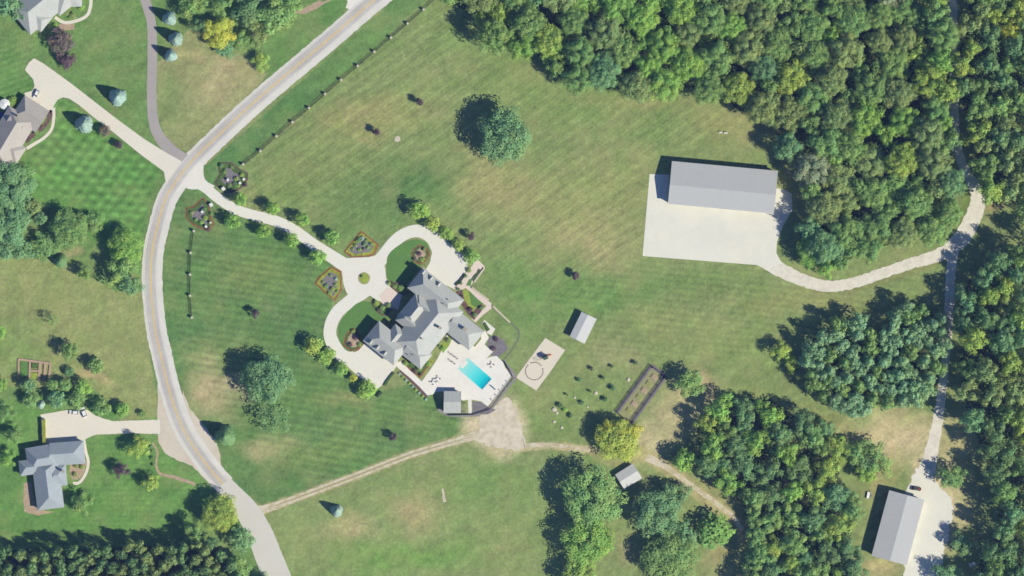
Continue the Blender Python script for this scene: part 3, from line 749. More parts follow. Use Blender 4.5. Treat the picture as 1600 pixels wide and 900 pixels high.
# low undergrowth under and along the woods (nobody could count it)
def undergrowth(name, polys, n, hmax, size, colr, label):
    P = []; r = np.random.default_rng(5)
    for poly_ in polys:
        xs = [p[0] for p in poly_]; ys = [p[1] for p in poly_]
        k = int(n*((max(xs)-min(xs))*(max(ys)-min(ys)))/10000)
        x = r.uniform(max(-10, min(xs)), min(1610, max(xs)), k); y = r.uniform(max(-10, min(ys)), min(910, max(ys)), k)
        m = inpoly(x + 12*(fbm(x/9, y/9, 5)-.5), y + 12*(fbm(x/9, y/9, 6)-.5), poly_)
        P.append(np.stack([x[m], y[m]], 1))
    P = np.concatenate(P); z = r.uniform(.1, 1, len(P))*hmax*(.2 + .8*fbm(P[:, 0]/12, P[:, 1]/12, 8))
    co = np.stack([(P[:, 0]-800)*PX, (450-P[:, 1])*PX, z], 1)
    N_ = r.normal(scale=.5, size=co.shape) + np.array([.1, -.1, 1])
    v = r.uniform(.7, 1.2, len(P))
    me = leaves_mesh(name, co, N_, size, np.stack([v, v, v], 1))
    o = link(name, me); o.color = (*FOL[colr], 1)
    return tag(o, label, 'undergrowth', kind='stuff')
grow = lambda poly_, k: [(p[0] + (p[0]-sum(q[0] for q in poly_)/len(poly_))*k, p[1] + (p[1]-sum(q[1] for q in poly_)/len(poly_))*k) for p in poly_]
undergrowth('undergrowth', [F1, F2, F3, F4], 620, 5.0, .85, 'mid', 'low leafy undergrowth filling the gaps beneath the woods')

# ------------------------------------------------------------------ single trees
def T(x, y, r, h, shape, colr, label, name='tree', cat='tree', group=None):
    r *= 1.22 if shape in ('small', 'round') else 1.1
    if h < 12: h *= 1.15
    return tree(name, x, y, r, h, shape, colr, label, cat, group)
# big lone trees
T(788, 213, 42, 22, 'large', 'blue', 'huge round green tree alone in the middle of the upper meadow', 'shade_tree')
T(418, 592, 38, 19, 'large', 'blue', 'big round tree on the lawn between the road and the south driveway loop', 'shade_tree')
T(424, 652, 30, 13, 'sparse', 'dark', 'dark thin-leaved tree just below the big round lawn tree', 'shade_tree')
T(925, 778, 48, 20, 'large', 'mid', 'broad green tree left of the little white shed, top of its clump', 'shade_tree')
T(918, 842, 40, 18, 'large', 'bright', 'bright green tree below the broadest one of the clump by the little shed', 'shade_tree')
T(905, 902, 28, 14, 'mid', 'yel', 'yellow green tree cut by the bottom edge below the clump', 'shade_tree')
T(1025, 800, 37, 17, 'large', 'blue', 'bluish green tree below and right of the little white shed', 'shade_tree')
T(1057, 775, 22, 13, 'mid', 'blue', 'smaller bluish tree touching the dirt track below the little shed', 'shade_tree')
T(1070, 832, 20, 13, 'mid', 'blue', 'blue green tree left of the round bushy tree by the track loop', 'shade_tree')
T(1045, 872, 42, 16, 'large', 'mid', 'wide pale green tree at the bottom edge inside the track loop', 'shade_tree')
T(1114, 829, 23, 10, 'round', (.20, .38, .085), 'round bushy green tree standing alone inside the track loop', 'shade_tree')
T(965, 688, 34, 14, 'large', (.43, .52, .09), 'yellow-leaved tree between the fenced garden and the little white shed', 'shade_tree')
T(985, 672, 14, 10, 'mid', 'gold', 'small golden crown touching the lower end of the fenced garden', 'shade_tree')
T(950, 668, 12, 11, 'mid', 'gold', 'small golden crown left of the fenced garden\'s lower end', 'shade_tree')
T(1078, 599, 22, 12, 'mid', 'mid', 'round green tree right of the fenced garden\'s upper corner', 'shade_tree')
T(1069, 717, 15, 11, 'small', 'bright', 'small round tree on the upper side of the dirt track bend', 'shade_tree')
T(1218, 548, 15, 10, 'mid', 'yel', 'yellow green tree at the left side of the square pine stand', 'shade_tree')
T(1236, 570, 11, 8, 'small', 'yel', 'small yellow green tree below another, left of the pine stand', 'shade_tree')
T(1370, 716, 24, 12, 'mid', 'mid', 'green tree standing above the metal building between clearing and south wood', 'shade_tree')
T(1338, 706, 20, 11, 'mid', 'mid', 'green tree between the clearing tree and the south wood', 'shade_tree')
T(1350, 724, 13, 8, 'small', 'dark', 'small dark tree just left of the tree above the metal building', 'shade_tree')
T(1352, 742, 16, 9, 'mid', 'bright', 'bright low tree just above the metal building\'s left corner', 'shade_tree')
T(1487, 745, 20, 13, 'mid', 'mid', 'green tree shading the upper end of the metal building\'s driveway', 'shade_tree')
T(1502, 850, 20, 10, 'mid', 'blue', 'tree right of the lower part of the metal building\'s driveway', 'shade_tree')
T(1478, 898, 20, 11, 'mid', 'blue', 'tree at the bottom edge shading the end of the concrete drive', 'shade_tree')
T(1275, 392, 30, 15, 'large', 'bright', 'bright green broad crown at the wood corner right of the barn pad', 'shade_tree')
T(352, 681, 15, 11, 'spruce', 'blue', 'green conifer on the right verge of the main road', 'conifer', 'conifer')
T(345, 800, 29, 16, 'large', 'yel', 'yellow green broad tree at the road bend near the lower-left pines', 'shade_tree')
T(303, 833, 18, 15, 'mid', 'mid', 'round tree between the yellow green road tree and the pines', 'shade_tree')
T(378, 842, 20, 12, 'mid', 'blue', 'bluish tree beside the pale lower road', 'shade_tree')
T(370, 888, 22, 11, 'mid', 'mid', 'green tree at the bottom edge beside the pale lower road', 'shade_tree')
T(420, 915, 16, 9, 'mid', 'mid', 'tree below the bottom edge casting shade on the pale road', 'shade_tree')
# left side
T(20, 292, 38, 15, 'large', 'blue', 'bluish big tree at the left edge below the tan roofed house', 'shade_tree')
T(12, 352, 38, 14, 'large', 'blue', 'big bluish tree at the left edge, lower of the pair below the tan roofed house', 'shade_tree')
T(108, 358, 30, 14, 'large', 'mid', 'green broad tree below the checkered lawn', 'shade_tree')
T(140, 350, 20, 7, 'mid', 'mid', 'low green tree on the checkered lawn\'s lower edge', 'shade_tree')
T(52, 326, 11, 8, 'small', 'olive', 'small olive tree right of the big bluish left-edge tree', 'shade_tree')
T(64, 343, 9, 8, 'small', 'blue', 'small bluish tree left of the green broad tree', 'shade_tree')
T(70, 385, 22, 6, 'mid', 'mid', 'low wide bush tree under the green broad tree', 'shade_tree')
T(198, 385, 28, 13, 'large', 'bright', 'bright green tree close to the road\'s left side', 'shade_tree')
T(190, 420, 24, 13, 'mid', 'mid', 'green tree just below the bright roadside tree', 'shade_tree')
T(205, 445, 18, 10, 'mid', 'blue', 'bluish tree lowest of the roadside clump', 'shade_tree')
T(95, 408, 10, 8, 'spruce', 'blue', 'small conifer above the left field, left one', 'conifer', 'conifer')
T(132, 426, 11, 8, 'mid', 'mid', 'small round tree left of the bluish roadside tree', 'shade_tree')
T(25, 388, 26, 9, 'mid', 'blue', 'low bluish tree where the left field begins', 'shade_tree')
T(12, 12, 26, 12, 'mid', 'blue', 'bluish tree in the top left corner beside a grey roof', 'shade_tree')
T(96, 66, 20, 8, 'mid', 'plum', 'brownish plum tree below the top left house', 'plum_tree', 'tree')
T(105, 93, 14, 6, 'mid', 'purple', 'purple plum tree near the tan driveway\'s upper end', 'plum_tree', 'tree')
for (x, y, r, h, l) in ((184,152,12.5,9.5,'pale blue spruce on the lawn above the tan driveway'), (132,194,13,9.5,'pale blue spruce on the lawn below the tan driveway'),
    (265,29,10,9,'pale blue spruce highest of three along the grey drive'), (275,61,10.5,9.5,'pale blue spruce in the middle of three along the grey drive'),
    (267,87,9,8.5,'faded blue spruce lowest of three along the grey drive'), (526,798,9,7.5,'pale blue spruce below the dirt track in the lower field')):
    T(x, y, r, h, 'spruce', 'spruce', l, 'blue_spruce', 'spruce')
T(342, 52, 25, 10, 'large', 'gold', 'golden yellow tree near the top edge left of the road', 'yellow_tree')
T(407, 98, 14, 6, 'mid', 'yel', 'small yellow olive tree close to the road\'s upper left side', 'yellow_tree')
for i, (x, y, r, h, c, l) in enumerate(((300,12,20,12,'mid','green tree at the top edge left of the golden tree'), (348,8,16,11,'mid','green tree at the top edge above the golden tree'),
    (392,14,26,14,'dark','dark green tree at the top edge right of the golden tree'), (432,24,30,14,'mid','biggest green tree of the clump left of the upper road'),
    (405,50,20,9,'olive','olive low tree below the dark clump left of the upper road'), (455,8,18,11,'mid','tree at the top edge just left of the upper road lawn'),
    (356,76,16,5,'blue','low bluish evergreen below the golden tree'), (312,40,12,9,'dark','dark small tree touching the golden tree\'s left side'), (378,60,14,5,'mid','low green bush right of the golden tree'))):
    T(x, y, r, h, 'mid', c, l, 'shade_tree')
T(164, 206, 8, 5, 'small', 'brown', 'small brown tree beside the tan driveway', 'ornamental_tree')
T(185, 227, 6, 4.5, 'small', 'purple', 'small red-purple tree beside the tan driveway', 'ornamental_tree')
T(82, 500, 11, 7.5, 'sparse', 'mid', 'thin-leaved tree in the left field, highest of three', 'field_tree')
T(110, 549, 14, 9, 'mid', 'mid', 'biggest of three small trees in the left field', 'field_tree')
T(151, 572, 11, 7, 'small', 'mid', 'small tree in the left field, lowest right of three', 'field_tree')
T(108, 580, 7, 3.5, 'small', 'dark', 'low bush right of the timber framed garden', 'bush', 'bush')
for (x, y, r, h, c, l) in ((45,603,12,8,'blue','leftmost conifer below the timber framed garden'), (82,603,10,7,'mid','upper row conifer right below the timber garden'),
    (101,604,10,7,'mid','conifer third along the upper row below the timber garden'), (133,606,13,8,'yel','lightest yellow green conifer at the upper row\'s right end'),
    (50,626,12,7,'mid','conifer left of the pale bluish little one above the wide driveway'), (64,634,7,4,'spruce','pale bluish little conifer above the wide driveway'),
    (90,626,14,8,'blue','wide conifer in the lower row above the parked vehicles'), (120,628,13,8,'mid','conifer just above the parked white vehicles'),
    (160,638,13,8,'mid','conifer right of the parked white vehicles'), (193,643,11,7,'yel','yellow green conifer rightmost of the row by the driveway'), (222,648,6,3,'mid','tiny conifer near the wide driveway\'s mouth')):
    T(x, y - 2, r*.86, h*.9, 'spruce' if c == 'spruce' else 'small', c if c != 'yel' else 'bright', l, 'conifer', 'conifer', 'conifers above the wide driveway')
for (x, y, r, h, c, s, l) in ((10,645,14,8,'mid','mid','tree at the left edge left of the wide driveway'), (22,678,13,8,'mid','mid','tree between left edge and the driveway hedge'),
    (15,715,13,8,'bright','mid','bright green tree left of the blue-grey roofed house'), (3,600,10,7,'bright','mid','tree at the left edge level with the timber garden'),
    (0,520,9,5,'bright','small','bright bush at the left edge of the left field'), (216,698,17,9,'yel','mid','yellow green tree on the lawn below the wide driveway'),
    (237,754,13,8,'yel','mid','light green tree right of the purple one on the lower lawn'), (131,786,17,9,'mid','mid','green tree at the lower corner of the blue-grey roofed house')):
    T(x, y, r, h, s, c, l, 'lawn_tree')
T(191, 735, 12, 8, 'mid', 'purple', 'purple-leaved tree on the lawn right of the blue-grey roofed house', 'plum_tree')
# tree rows along the drive
for i, (x, y, r, l) in enumerate(((377,313,8,'first'), (426,326,8.5,'second'), (472,344,8.5,'third'), (519,372,9.5,'fourth'))):
    T(x, y, r*1.08, 8.0, 'small', 'bright', f'young round tree on the upper side of the white drive, {l} from the road', 'avenue_tree', 'tree', 'young trees lining the white drive')
for i, (x, y, r, l) in enumerate(((364,346,9,'first'), (412,361,8,'second'), (456,376,9,'third'), (498,400,10,'fourth'))):
    T(x, y, r*1.08, 8.0, 'small', 'bright', f'young round tree on the lower side of the white drive, {l} from the road', 'avenue_tree', 'tree', 'young trees lining the white drive')
for (x, y, r, h, c, l) in ((655,331,12,9.5,'bright','farthest from the house'), (675,351,10,7,'yel','second from the far end'), (697,366,9,6,'bright','in the middle'), (717,383,9,6,'yel','second from the terrace'), (737,402,10,6,'bright','nearest the terrace')):
    T(x, y, r, h, 'round', c, f'round bright tree of the row above the north parking apron, {l}', 'row_tree', 'tree', 'trees above the north apron')
for (x, y, r, h, c, l) in ((491,541,12,8,'yel','farthest left'), (511,558,11,7,'bright','second from the left'), (534,577,10,6.5,'bright','in the middle'), (573,607,12,7,'bright','nearest the parking corner')):
    T(x, y, r, h, 'round', c, f'round bright tree of the row below the south driveway loop, {l}', 'row_tree', 'tree', 'trees below the south apron')
T(552, 591, 5.5, 4.5, 'small', 'gold', 'tiny yellow tree between two round trees below the south apron', 'ornamental_tree')
for (x, y, l) in ((656,159,'in the upper meadow left of the huge round tree'), (588,207,'in the upper meadow near the bare patch'), (900,431,'in the meadow between the barn pad and the pavilion'),
    (399,490,'on the lawn right of the pillared fence end'), (614,682,'on the lawn above the dirt track'), (737,369,'above the row of trees at the north apron')):
    T(x, y, 5.2 if x != 399 else 5.8, 5.6, 'small', 'purple', 'young purple-leaved tree ' + l, 'young_tree', 'tree', 'young purple trees on the lawns')
for (x, y, r, c, l) in ((993,567,4.5,'dark','upper right of the orchard'), (957,573,3.5,'olive','top middle of the orchard'), (924,576,3.5,'plum','upper left of the orchard'), (943,591,3.5,'dark','centre top of the orchard'),
    (906,594,4,'blue','left of the orchard centre'), (958,606,5.5,'dark','dark and wide, right of the orchard centre'), (923,612,2.5,'olive','smallest of the orchard centre'), (887,617,2.5,'olive','leftmost small one of the orchard'),
    (910,630,4,'blue','lower middle of the orchard'), (946,624,5,'dark','just above the golden crowns'), (876,634,5,'dark','lower left of the orchard'), (893,650,4.5,'olive','lowest of the orchard')):
    T(x, y, r*.72, 1.9 + r*.12, 'small', c, 'orchard sapling ' + l, 'sapling', 'tree', 'saplings in the orchard patch')

# shrubs round the gardens
def shrub(x, y, r, colr, label, h=None):
    root = tree('shrub', x, y, r, h or (.9 + r*.25), 'round', colr, label, 'shrub', 'garden shrubs')
    return root
SH = [(573,376,2.6,'mid','green shrub at the upper right of the upper diamond bed'), (562,390,3,'bright','bright shrub low in the middle of the upper diamond bed'), (551,389,2.6,'mid','green shrub at the left tip of the upper diamond bed'), (580,381,2.6,'blue','bluish shrub at the right tip of the upper diamond bed'), (568,389,2.4,'purple','purple shrub low in the upper diamond bed'), (558,377,2.6,'bright','bright shrub at the upper left of the upper diamond bed'),
 (515,458,3,'bright','bright shrub near the bottom tip of the lower diamond bed'), (505,441,2.4,'olive','olive shrub at the left edge of the lower diamond bed'), (527,455,2.6,'mid','green shrub at the right bottom of the lower diamond bed'), (517,430,2.4,'mid','green shrub at the top of the lower diamond bed'),
 (352,268,3.5,'mid','green shrub at the left of the upper gate garden'), (362,262,3,'olive','olive shrub at the top of the upper gate garden'), (358,290,3.5,'mid','green shrub at the bottom left of the upper gate garden'), (372,290,3,'bright','bright shrub at the bottom of the upper gate garden'),
 (300,332,3,'olive','olive shrub at the left of the lower gate garden'), (306,343,3,'mid','green shrub at the lower left of the lower gate garden'), (330,334,3,'mid','green shrub at the right of the lower gate garden'),(346,259,4,'dark','dark shrub at the top left of the upper gate garden'), (378,274,4,'yel','yellow shrub in the middle of the upper gate garden'), (369,279,4,'yel','yellow shrub left of centre in the upper gate garden'),
 (384,289,3.5,'purple','purple shrub at the right end of the upper gate garden'), (367,288,4,'dark','dark low shrub near the drive in the upper gate garden'), (379,313,1,'dark',None),
 (321,341,4.5,'yel','yellow shrub in the middle of the lower gate garden'), (315,347,3.5,'bright','bright shrub left of centre in the lower gate garden'), (319,328,4.5,'dark','dark shrub at the drive side of the lower gate garden'),
 (325,358,3.5,'purple','purple shrub at the lower tip of the lower gate garden'),
 (562,375,4,'blue','bluish shrub at the top of the upper diamond bed'), (570,382,4,'blue','bluish shrub right of centre in the upper diamond bed'), (566,372,3,'spruce','palest shrub in the upper diamond bed'), (575,387,3,'bright','bright shrub at the right of the upper diamond bed'), (556,383,3,'olive','olive shrub at the left of the upper diamond bed'),
 (510,447,3.5,'blue','bluish shrub at the left of the lower diamond bed'), (520,452,4,'yel','yellow shrub at the bottom of the lower diamond bed'), (524,445,3,'bright','bright shrub at the right of the lower diamond bed'), (525,436,2.6,'spruce','pale shrub at the top right of the lower diamond bed'),
 (655,397,4,'purple','purple shrub on the north lawn island near the garage'), (663,390,3.5,'olive','olive shrub on the north lawn island'), (660,406,4,'bright','bright shrub at the garage corner of the north lawn island'), (648,405,3,'plum','reddish shrub left on the north lawn island'),
 (547,538,4,'plum','reddish shrub at the left of the south lawn island bed'), (556,528,4,'purple','purple shrub in the middle of the south lawn island bed'), (552,517,3.5,'yel','yellow shrub at the top of the south lawn island bed'), (562,538,3.5,'bright','bright shrub at the right of the south lawn island bed'),
 (608,443,3.5,'yel','yellow shrub right of the round plaza'), (617,447,4,'olive','olive shrub left of the entrance corner above the door path'), (627,450,5,'mid','green shrub at the roof notch above the door path'), (640,452,5,'yel','yellow green shrub nearest the north wing roof'), (612,443,3,'purple','purple shrub above the door path'),
 (588,473,5,'yel','yellow green shrub left of the entrance steps'), (598,480,4.5,'mid','green shrub below the entrance steps'), (607,477,4,'olive','olive shrub right of the entrance steps'), (592,484,3.5,'plum','reddish shrub below the entrance steps'),
 (735,484,4,'purple','purple shrub in the dark bed behind the house, left'), (742,492,4,'dark','dark shrub at the lower end of the dark bed behind the house'), (722,466,4,'purple','purple shrub in the dark bed by the north wall'), (752,481,3.5,'dark','dark shrub at the right end of the dark bed'), (716,452,3,'dark','dark shrub at the upper end of the dark bed'),
 (776,530,4,'purple','purple shrub in the grey bed right of the pool terrace'), (771,545,4,'purple','lower purple shrub in the grey bed right of the pool terrace'),
 (700,532,4.5,'olive','olive shrub in the small island bed behind the house'), (692,545,4,'bright','bright shrub in the small island bed behind the house'), (686,540,2.5,'dark','dark shrub in the small island bed behind the house'),
 (634,568,4,'bright','bright shrub in the triangle bed by the south wing'), (670,568,4.5,'bright','bright shrub at the right of the triangle bed'), (655,576,4.5,'olive','olive shrub at the middle of the triangle bed'), (648,580,3.5,'plum','reddish shrub at the left of the triangle bed'), (658,586,3,'brown','brown shrub at the tip of the triangle bed'),
 (120,727,4,'olive','olive shrub in the entrance bed of the blue-grey roofed house'), (128,730,4,'yel','yellow shrub in the entrance bed of the blue-grey roofed house'), (118,742,4,'olive','lower olive shrub in the entrance bed of the blue-grey roofed house'),
 (104,18,7,'olive','olive shrub in the yard notch of the top left house'), (113,25,6,'olive','lower olive shrub in the yard notch of the top left house'), (86,40,4,'bright','bright shrub at the roof tip of the top left house'), (128,12,5,'bright','green shrub inside the curved path of the top left house'),
 (75,180,3,'plum','reddish shrub at the corner of the tan roofed garage'), (66,198,3.5,'plum','reddish shrub beside the curved front path of the tan roofed house'), (57,207,4,'mid','green shrub in the front bed of the tan roofed house'), (45,218,4,'plum','lowest reddish shrub in the front bed of the tan roofed house'),
 (733,422,4,'olive','olive shrub at the upper end of the stepped terrace'), (728,431,3,'dark','dark shrub beside the stepped terrace'), (720,443,3,'dark','dark shrub at the lower end of the stepped terrace wall'),
 (883,640,4,'bright','bright low shrub in the lower orchard'), (20,160,8,'bright','bright shrub behind the tan roofed garage'), (28,170,3,'bright','small bright shrub close to the tan roofed garage'),
 (236,697,3,'dark','first dark shrub of the short line near the pink bed'), (237,706,3,'dark','second dark shrub of the short line near the pink bed'), (238,716,3,'dark','third dark shrub of the short line near the pink bed'), (240,726,3,'dark','fourth dark shrub of the short line near the pink bed')]
for x, y, r, c, l in SH:
    if l: shrub(x, y, r, c, l)
for i, (x, y) in enumerate(((640,588),(645,592),(650,597),(655,601),(660,605),(664,610),(669,614),(633,583))):
    pass
for i in range(9):
    shrub(624 + i*5.2, 584 + i*5.0, 2.3, 'yel' if i % 2 else 'spruce', f'small round clipped shrub, {ORD[i]} down the line beside the pool walk', h=1.0)

# ------------------------------------------------------------------ hedges
def hedge(name, pts, wpx, h, m, label):
    root = tag(ribbon(name, m, pts, h, width=wpx, jit=.8, seed=int(pts[0][0]), kind=None), label, 'hedge')
    return root
hedge('hedge', [(68,655),(69,675),(70,700)], 5, 2.4, M['flower'], 'tall yellow green hedge along the left side of the wide driveway')
hedge('hedge', [(596,612),(589,620)], 4, 1.0, M['hedged'], 'short dark hedge at the tip of the south apron')
hedge('hedge', [(601,603),(608,592),(616,582)], 3, .9, M['hedge'], 'low green hedge along the lower side of the south apron')
hedge('hedge', [(757,505),(762,513),(764,516)], 4, .7, M['hedge'], 'short olive hedge on the small white terrace right of the house')
hedge('hedge', [(712,446),(722,436),(727,428)], 3.5, .8, M['hedged'], 'dark hedge between the north apron and the stepped terrace')
hedge('hedge', [(738,437),(746,427),(750,421)], 2.5, .5, M['hedge'], 'thin olive hedge inside the stepped terrace')

# ------------------------------------------------------------------ flower beds
def inset(pts, d):
    cx = sum(p[0] for p in pts)/len(pts); cy = sum(p[1] for p in pts)/len(pts)
    out = []
    for p in pts:
        L = math.dist(p, (cx, cy)); k = max(0, (L-d)/L); out.append((cx + (p[0]-cx)*k, cy + (p[1]-cy)*k))
    return out
def bed(pts, label, layers, z=.09):
    cx = sum(p[0] for p in pts)/len(pts); cy = sum(p[1] for p in pts)/len(pts)
    root = empty('flower_bed', cx, cy, label, 'flower bed', 'planted beds')
    off = (X(cx), Y(cy))
    for k, (nm, m, d, dz) in enumerate(layers):
        slab(nm, m, inset(pts, d), z + dz, parent=root, off=off, jit=.5, step=2.0, kind=None, seed=k+int(cx))
    return root
LAY = [('edging', M['brick'], 0, 0), ('planting', M['flower'], 2.8, .22), ('mulch', M['mulch'], 8.5, .26)]
bed([(564,360),(592,382),(586,397),(576,401),(548,402),(537,393)], 'diamond flower bed with red edging above the round plaza', LAY)
bed([(517,416),(533,424),(534,452),(523,471),(492,443),(496,434)], 'diamond flower bed with red edging left of the round plaza', LAY)
bed([(346,253),(362,253),(372,262),(388,270),(388,280),(378,294),(366,300),(352,302),(334,286),(343,272),(340,262)], 'upper gate garden bed beside the road junction', [('edging', M['mulchp'], 0, 0), ('planting', M['hedge'], 2.5, .2), ('mulch', M['mulch'], 11, .26)])
bed([(290,325),(302,322),(318,308),(328,320),(330,340),(335,350),(326,362),(316,358),(300,352),(290,340)], 'lower gate garden bed beside the road junction', [('edging', M['brick'], 0, 0), ('planting', M['hedge'], 2.5, .2), ('mulch', M['mulch'], 10, .26)])
bed([(655,382),(668,388),(672,398),(664,410),(655,414),(646,408),(642,396),(648,387)], 'curved shrub bed with red edging on the north lawn island', [('edging', M['brick'], 0, .02), ('planting', M['hedge'], 2.5, .16), ('mulch', M['mulcht'], 6, .2)])
bed([(540,522),(552,512),(562,522),(568,538),(560,547),(548,549),(536,540)], 'curved shrub bed with red edging on the south lawn island', [('edging', M['brick'], 0, .02), ('planting', M['hedge'], 2.5, .16), ('mulch', M['mulcht'], 6, .2)])
bed([(604,440),(614,440),(628,444),(640,448),(646,456),(632,462),(622,458),(612,450)], 'long shrub bed above the entrance path', [('edging', M['mulchp'], 0, .02), ('planting', M['hedge'], 2, .2)])
bed([(578,472),(592,470),(604,478),(612,484),(604,494),(594,492),(584,482)], 'long shrub bed below the entrance path', [('edging', M['mulchp'], 0, .02), ('planting', M['hedge'], 2, .2)])
c = [(569 + 9.5*math.cos(a*math.pi/10), 435 + 9.5*math.sin(a*math.pi/10)) for a in range(20)]
bed(c, 'round green island in the centre of the plaza', [('edging', M['stone'], 0, .05), ('planting', M['turfy'], 1.2, .12)])
shrub(566, 432, 2.4, 'dark', 'dark shrub in the middle of the round plaza island')
bed([(628,567),(640,562),(652,570),(664,566),(676,564),(656,591),(645,582)], 'triangle flower bed between the south wing and the pool walk', [('edging', M['brick'], 0, .04), ('planting', M['hedge'], 3, .14)])

# ------------------------------------------------------------------ buildings
def frame(px, py, ang):
    """local axes of a block: u along its length, v across; angle is clockwise in the photograph"""
    a = -rad(ang); return X(px), Y(py), a
def gable(mb, x, y, a, L, W, z0, z1, hip=(0, 0), roff=0.0, over=0.0, th=.22):
    """closed roof solid; hip=(start,end) run of each hip in metres"""
    ca, sa = math.cos(a), math.sin(a)
    def P(u, v, z): return (x + u*ca - v*sa, y + u*sa + v*ca, z)
    l, w_ = L/2 + over, W/2 + over
    r0, r1 = -l + hip[0], l - hip[1]
    vs = [P(-l, -w_, z0), P(l, -w_, z0), P(l, w_, z0), P(-l, w_, z0), P(r0, roff, z1), P(r1, roff, z1),
          P(-l, -w_, z0-th), P(l, -w_, z0-th), P(l, w_, z0-th), P(-l, w_, z0-th)]
    mb.add(vs, [(0, 1, 5, 4), (2, 3, 4, 5), (1, 2, 5), (3, 0, 4), (6, 7, 1, 0), (7, 8, 2, 1), (8, 9, 3, 2), (9, 6, 0, 3), (9, 8, 7, 6)])
def house(name, label, cat, cx, cy, blocks, mroof, mwall, chimneys=(), vents=(), wins=(), garage=(), doors=(), dormers=()):
    root = empty(name, cx, cy, label, cat)
    ox, oy = X(cx), Y(cy)
    wb, rb = MB(), MB()
    for k, b in enumerate(blocks):
        x, y, L, W, ang, eave, ridge = b[:7]; hip = b[7] if len(b) > 7 else (0, 0); roff = b[8] if len(b) > 8 else 0
        a = -rad(ang); L, W = L*PX, W*PX
        wb.box(X(x)-ox, Y(y)-oy, -.1 - k*.01, L-1.0, W-1.0, eave+.02, a)
        if not all(hip):
            # gable end walls
            ca, sa = math.cos(a), math.sin(a)
            for sgn, h in ((-1, hip[0]), (1, hip[1])):
                if h: continue
                u = sgn*(L/2-.5); f = []
                for uu in (u, u - sgn*.2):
                    for v, z in ((-(W/2-.5), eave-.1), (W/2-.5, eave-.1), (roff*PX, ridge-.35)):
                        f.append((X(x)-ox + uu*ca - v*sa, Y(y)-oy + uu*sa + v*ca, z))
                wb.add(f, [(0, 1, 2), (5, 4, 3), (0, 2, 5, 3), (1, 4, 5, 2)])
        gable(rb, X(x)-ox, Y(y)-oy, a, L, W, eave, ridge, hip, roff*PX, th=.22 + .01*k)
    wb.build('wall', mwall, root)
    roof = rb.build('roof', mroof, root)
    for (x, y, z0, z1, s) in chimneys:
        mb = MB().box(X(x)-ox, Y(y)-oy, z0, s, s*.75, z1-z0, -rad(40)).box(X(x)-ox, Y(y)-oy, z1, s*1.2, s*.95, .2, -rad(40))
        mb.build('chimney', M['stone'], roof)
    for (x, y, z) in vents:
        MB().cyl(X(x)-ox, Y(y)-oy, z, .25, .9, 8).build('roof_vent', M['black'], roof)
    def place(lst, nm, mframe, mpane, depth=.12):
        for (x, y, ang, z, ww, hh) in lst:      # centre of opening on a wall, ang = wall direction
            a = -rad(ang); fr = MB().box(X(x)-ox, Y(y)-oy, z, ww, depth, hh, a).build(nm, mframe, root)
            MB().box(X(x)-ox, Y(y)-oy, z+.1, ww-.2, depth+.06, hh-.2, a).build('pane' if nm == 'window' else 'door_panel', mpane, fr)
    place(wins, 'window', M['white'], M['glass']); place(garage, 'garage_door', M['stone'], M['white']); place(doors, 'door', M['white'], M['dwood'])
    for (x, y, ang, z, s) in dormers:
        a = -rad(ang); db = MB(); db.box(X(x)-ox, Y(y)-oy, z, s*1.5, s, s*.9, a)
        d = db.build('dormer', mwall, root)
        rb = MB(); gable(rb, X(x)-ox, Y(y)-oy, a, s*1.7, s*1.25, z+s*.9, z+s*1.45, th=.1); rb.build('dormer_roof', mroof, d)
        ca, sa = math.cos(a), math.sin(a)
        MB().box(X(x)-ox + ca*s*.76, Y(y)-oy + sa*s*.76, z+s*.2, .08, s*.6, s*.55, a).build('window', M['glass'], d)
    return root
def walls_open(x, y, L, W, ang, side, n, z, ww, hh):
    """n openings spread along a long side (+1/-1) of a block, in photo pixels"""
    a = rad(ang); ux, uy = math.cos(a), math.sin(a); vx, vy = -uy, ux; out = []
    d = (W/2 - .5/PX)*side
    for i in range(n):
        t = ((i + .5)/n - .5)*(L - 8); out.append((x + ux*t + vx*d, y + uy*t + vy*d, ang, z, ww, hh))
    return out

A = 39
UX, UY = math.cos(rad(A)), math.sin(rad(A))
mh = [ # x, y, L, W, ang, eave, ridge, hips
  (604, 536, 62, 40, A, 6.0, 10.2, (5.5, 4)),            # south garage wing
  (681, 459, 82, 40, 38, 6.0, 10.4, (5.0, 5)),           # north garage wing
  (668, 511, 108, 58, A+90, 6.6, 12.2, (8, 8)),          # main range
  (648, 487, 46, 34, A+90, 6.3, 10.9, (4, 4)),           # entrance range in front
  (637, 500, 30, 24, A, 6.1, 9.8, (3, 0)),               # left front gable
  (661, 478, 34, 22, A, 6.2, 10.0, (3, 0)),              # right front gable
  (722, 514, 60, 38, A, 5.6, 9.2, (3, 5.2)),             # great room wing towards the pool
  (651, 553, 40, 30, A, 5.8, 9.4, (0, 4)),               # family room at the back
  (620, 524, 26, 26, A+90, 5.9, 9.0, (3, 0)),            # link to the south wing
]
dorm = [(580,534,A+90,7.3,1.15), (590.5,542.5,A+90,7.3,1.15), (602,551.5,A+90,7.3,1.15), (662,425,A-90,7.3,1.15), (674,434.5,A-90,7.3,1.15), (686,444,A-90,7.3,1.15)]
wn = walls_open(722,514,60,38,A,1,6,1.0,1.5,2.2) + walls_open(722,514,60,38,A,-1,5,1.0,1.4,1.8) + walls_open(651,553,40,30,A,1,3,1.0,1.5,1.9) + walls_open(668,511,108,58,A+90,-1,6,1.0,1.5,2.2) + walls_open(668,511,108,58,A+90,-1,6,4.0,1.2,1.4) + walls_open(648,487,46,34,A+90,1,3,3.9,1.2,1.5)
gd = walls_open(604,536,62,40,A,1,3,.0,3.4,2.8) + walls_open(681,459,82,40,38,-1,3,.0,3.4,2.8)
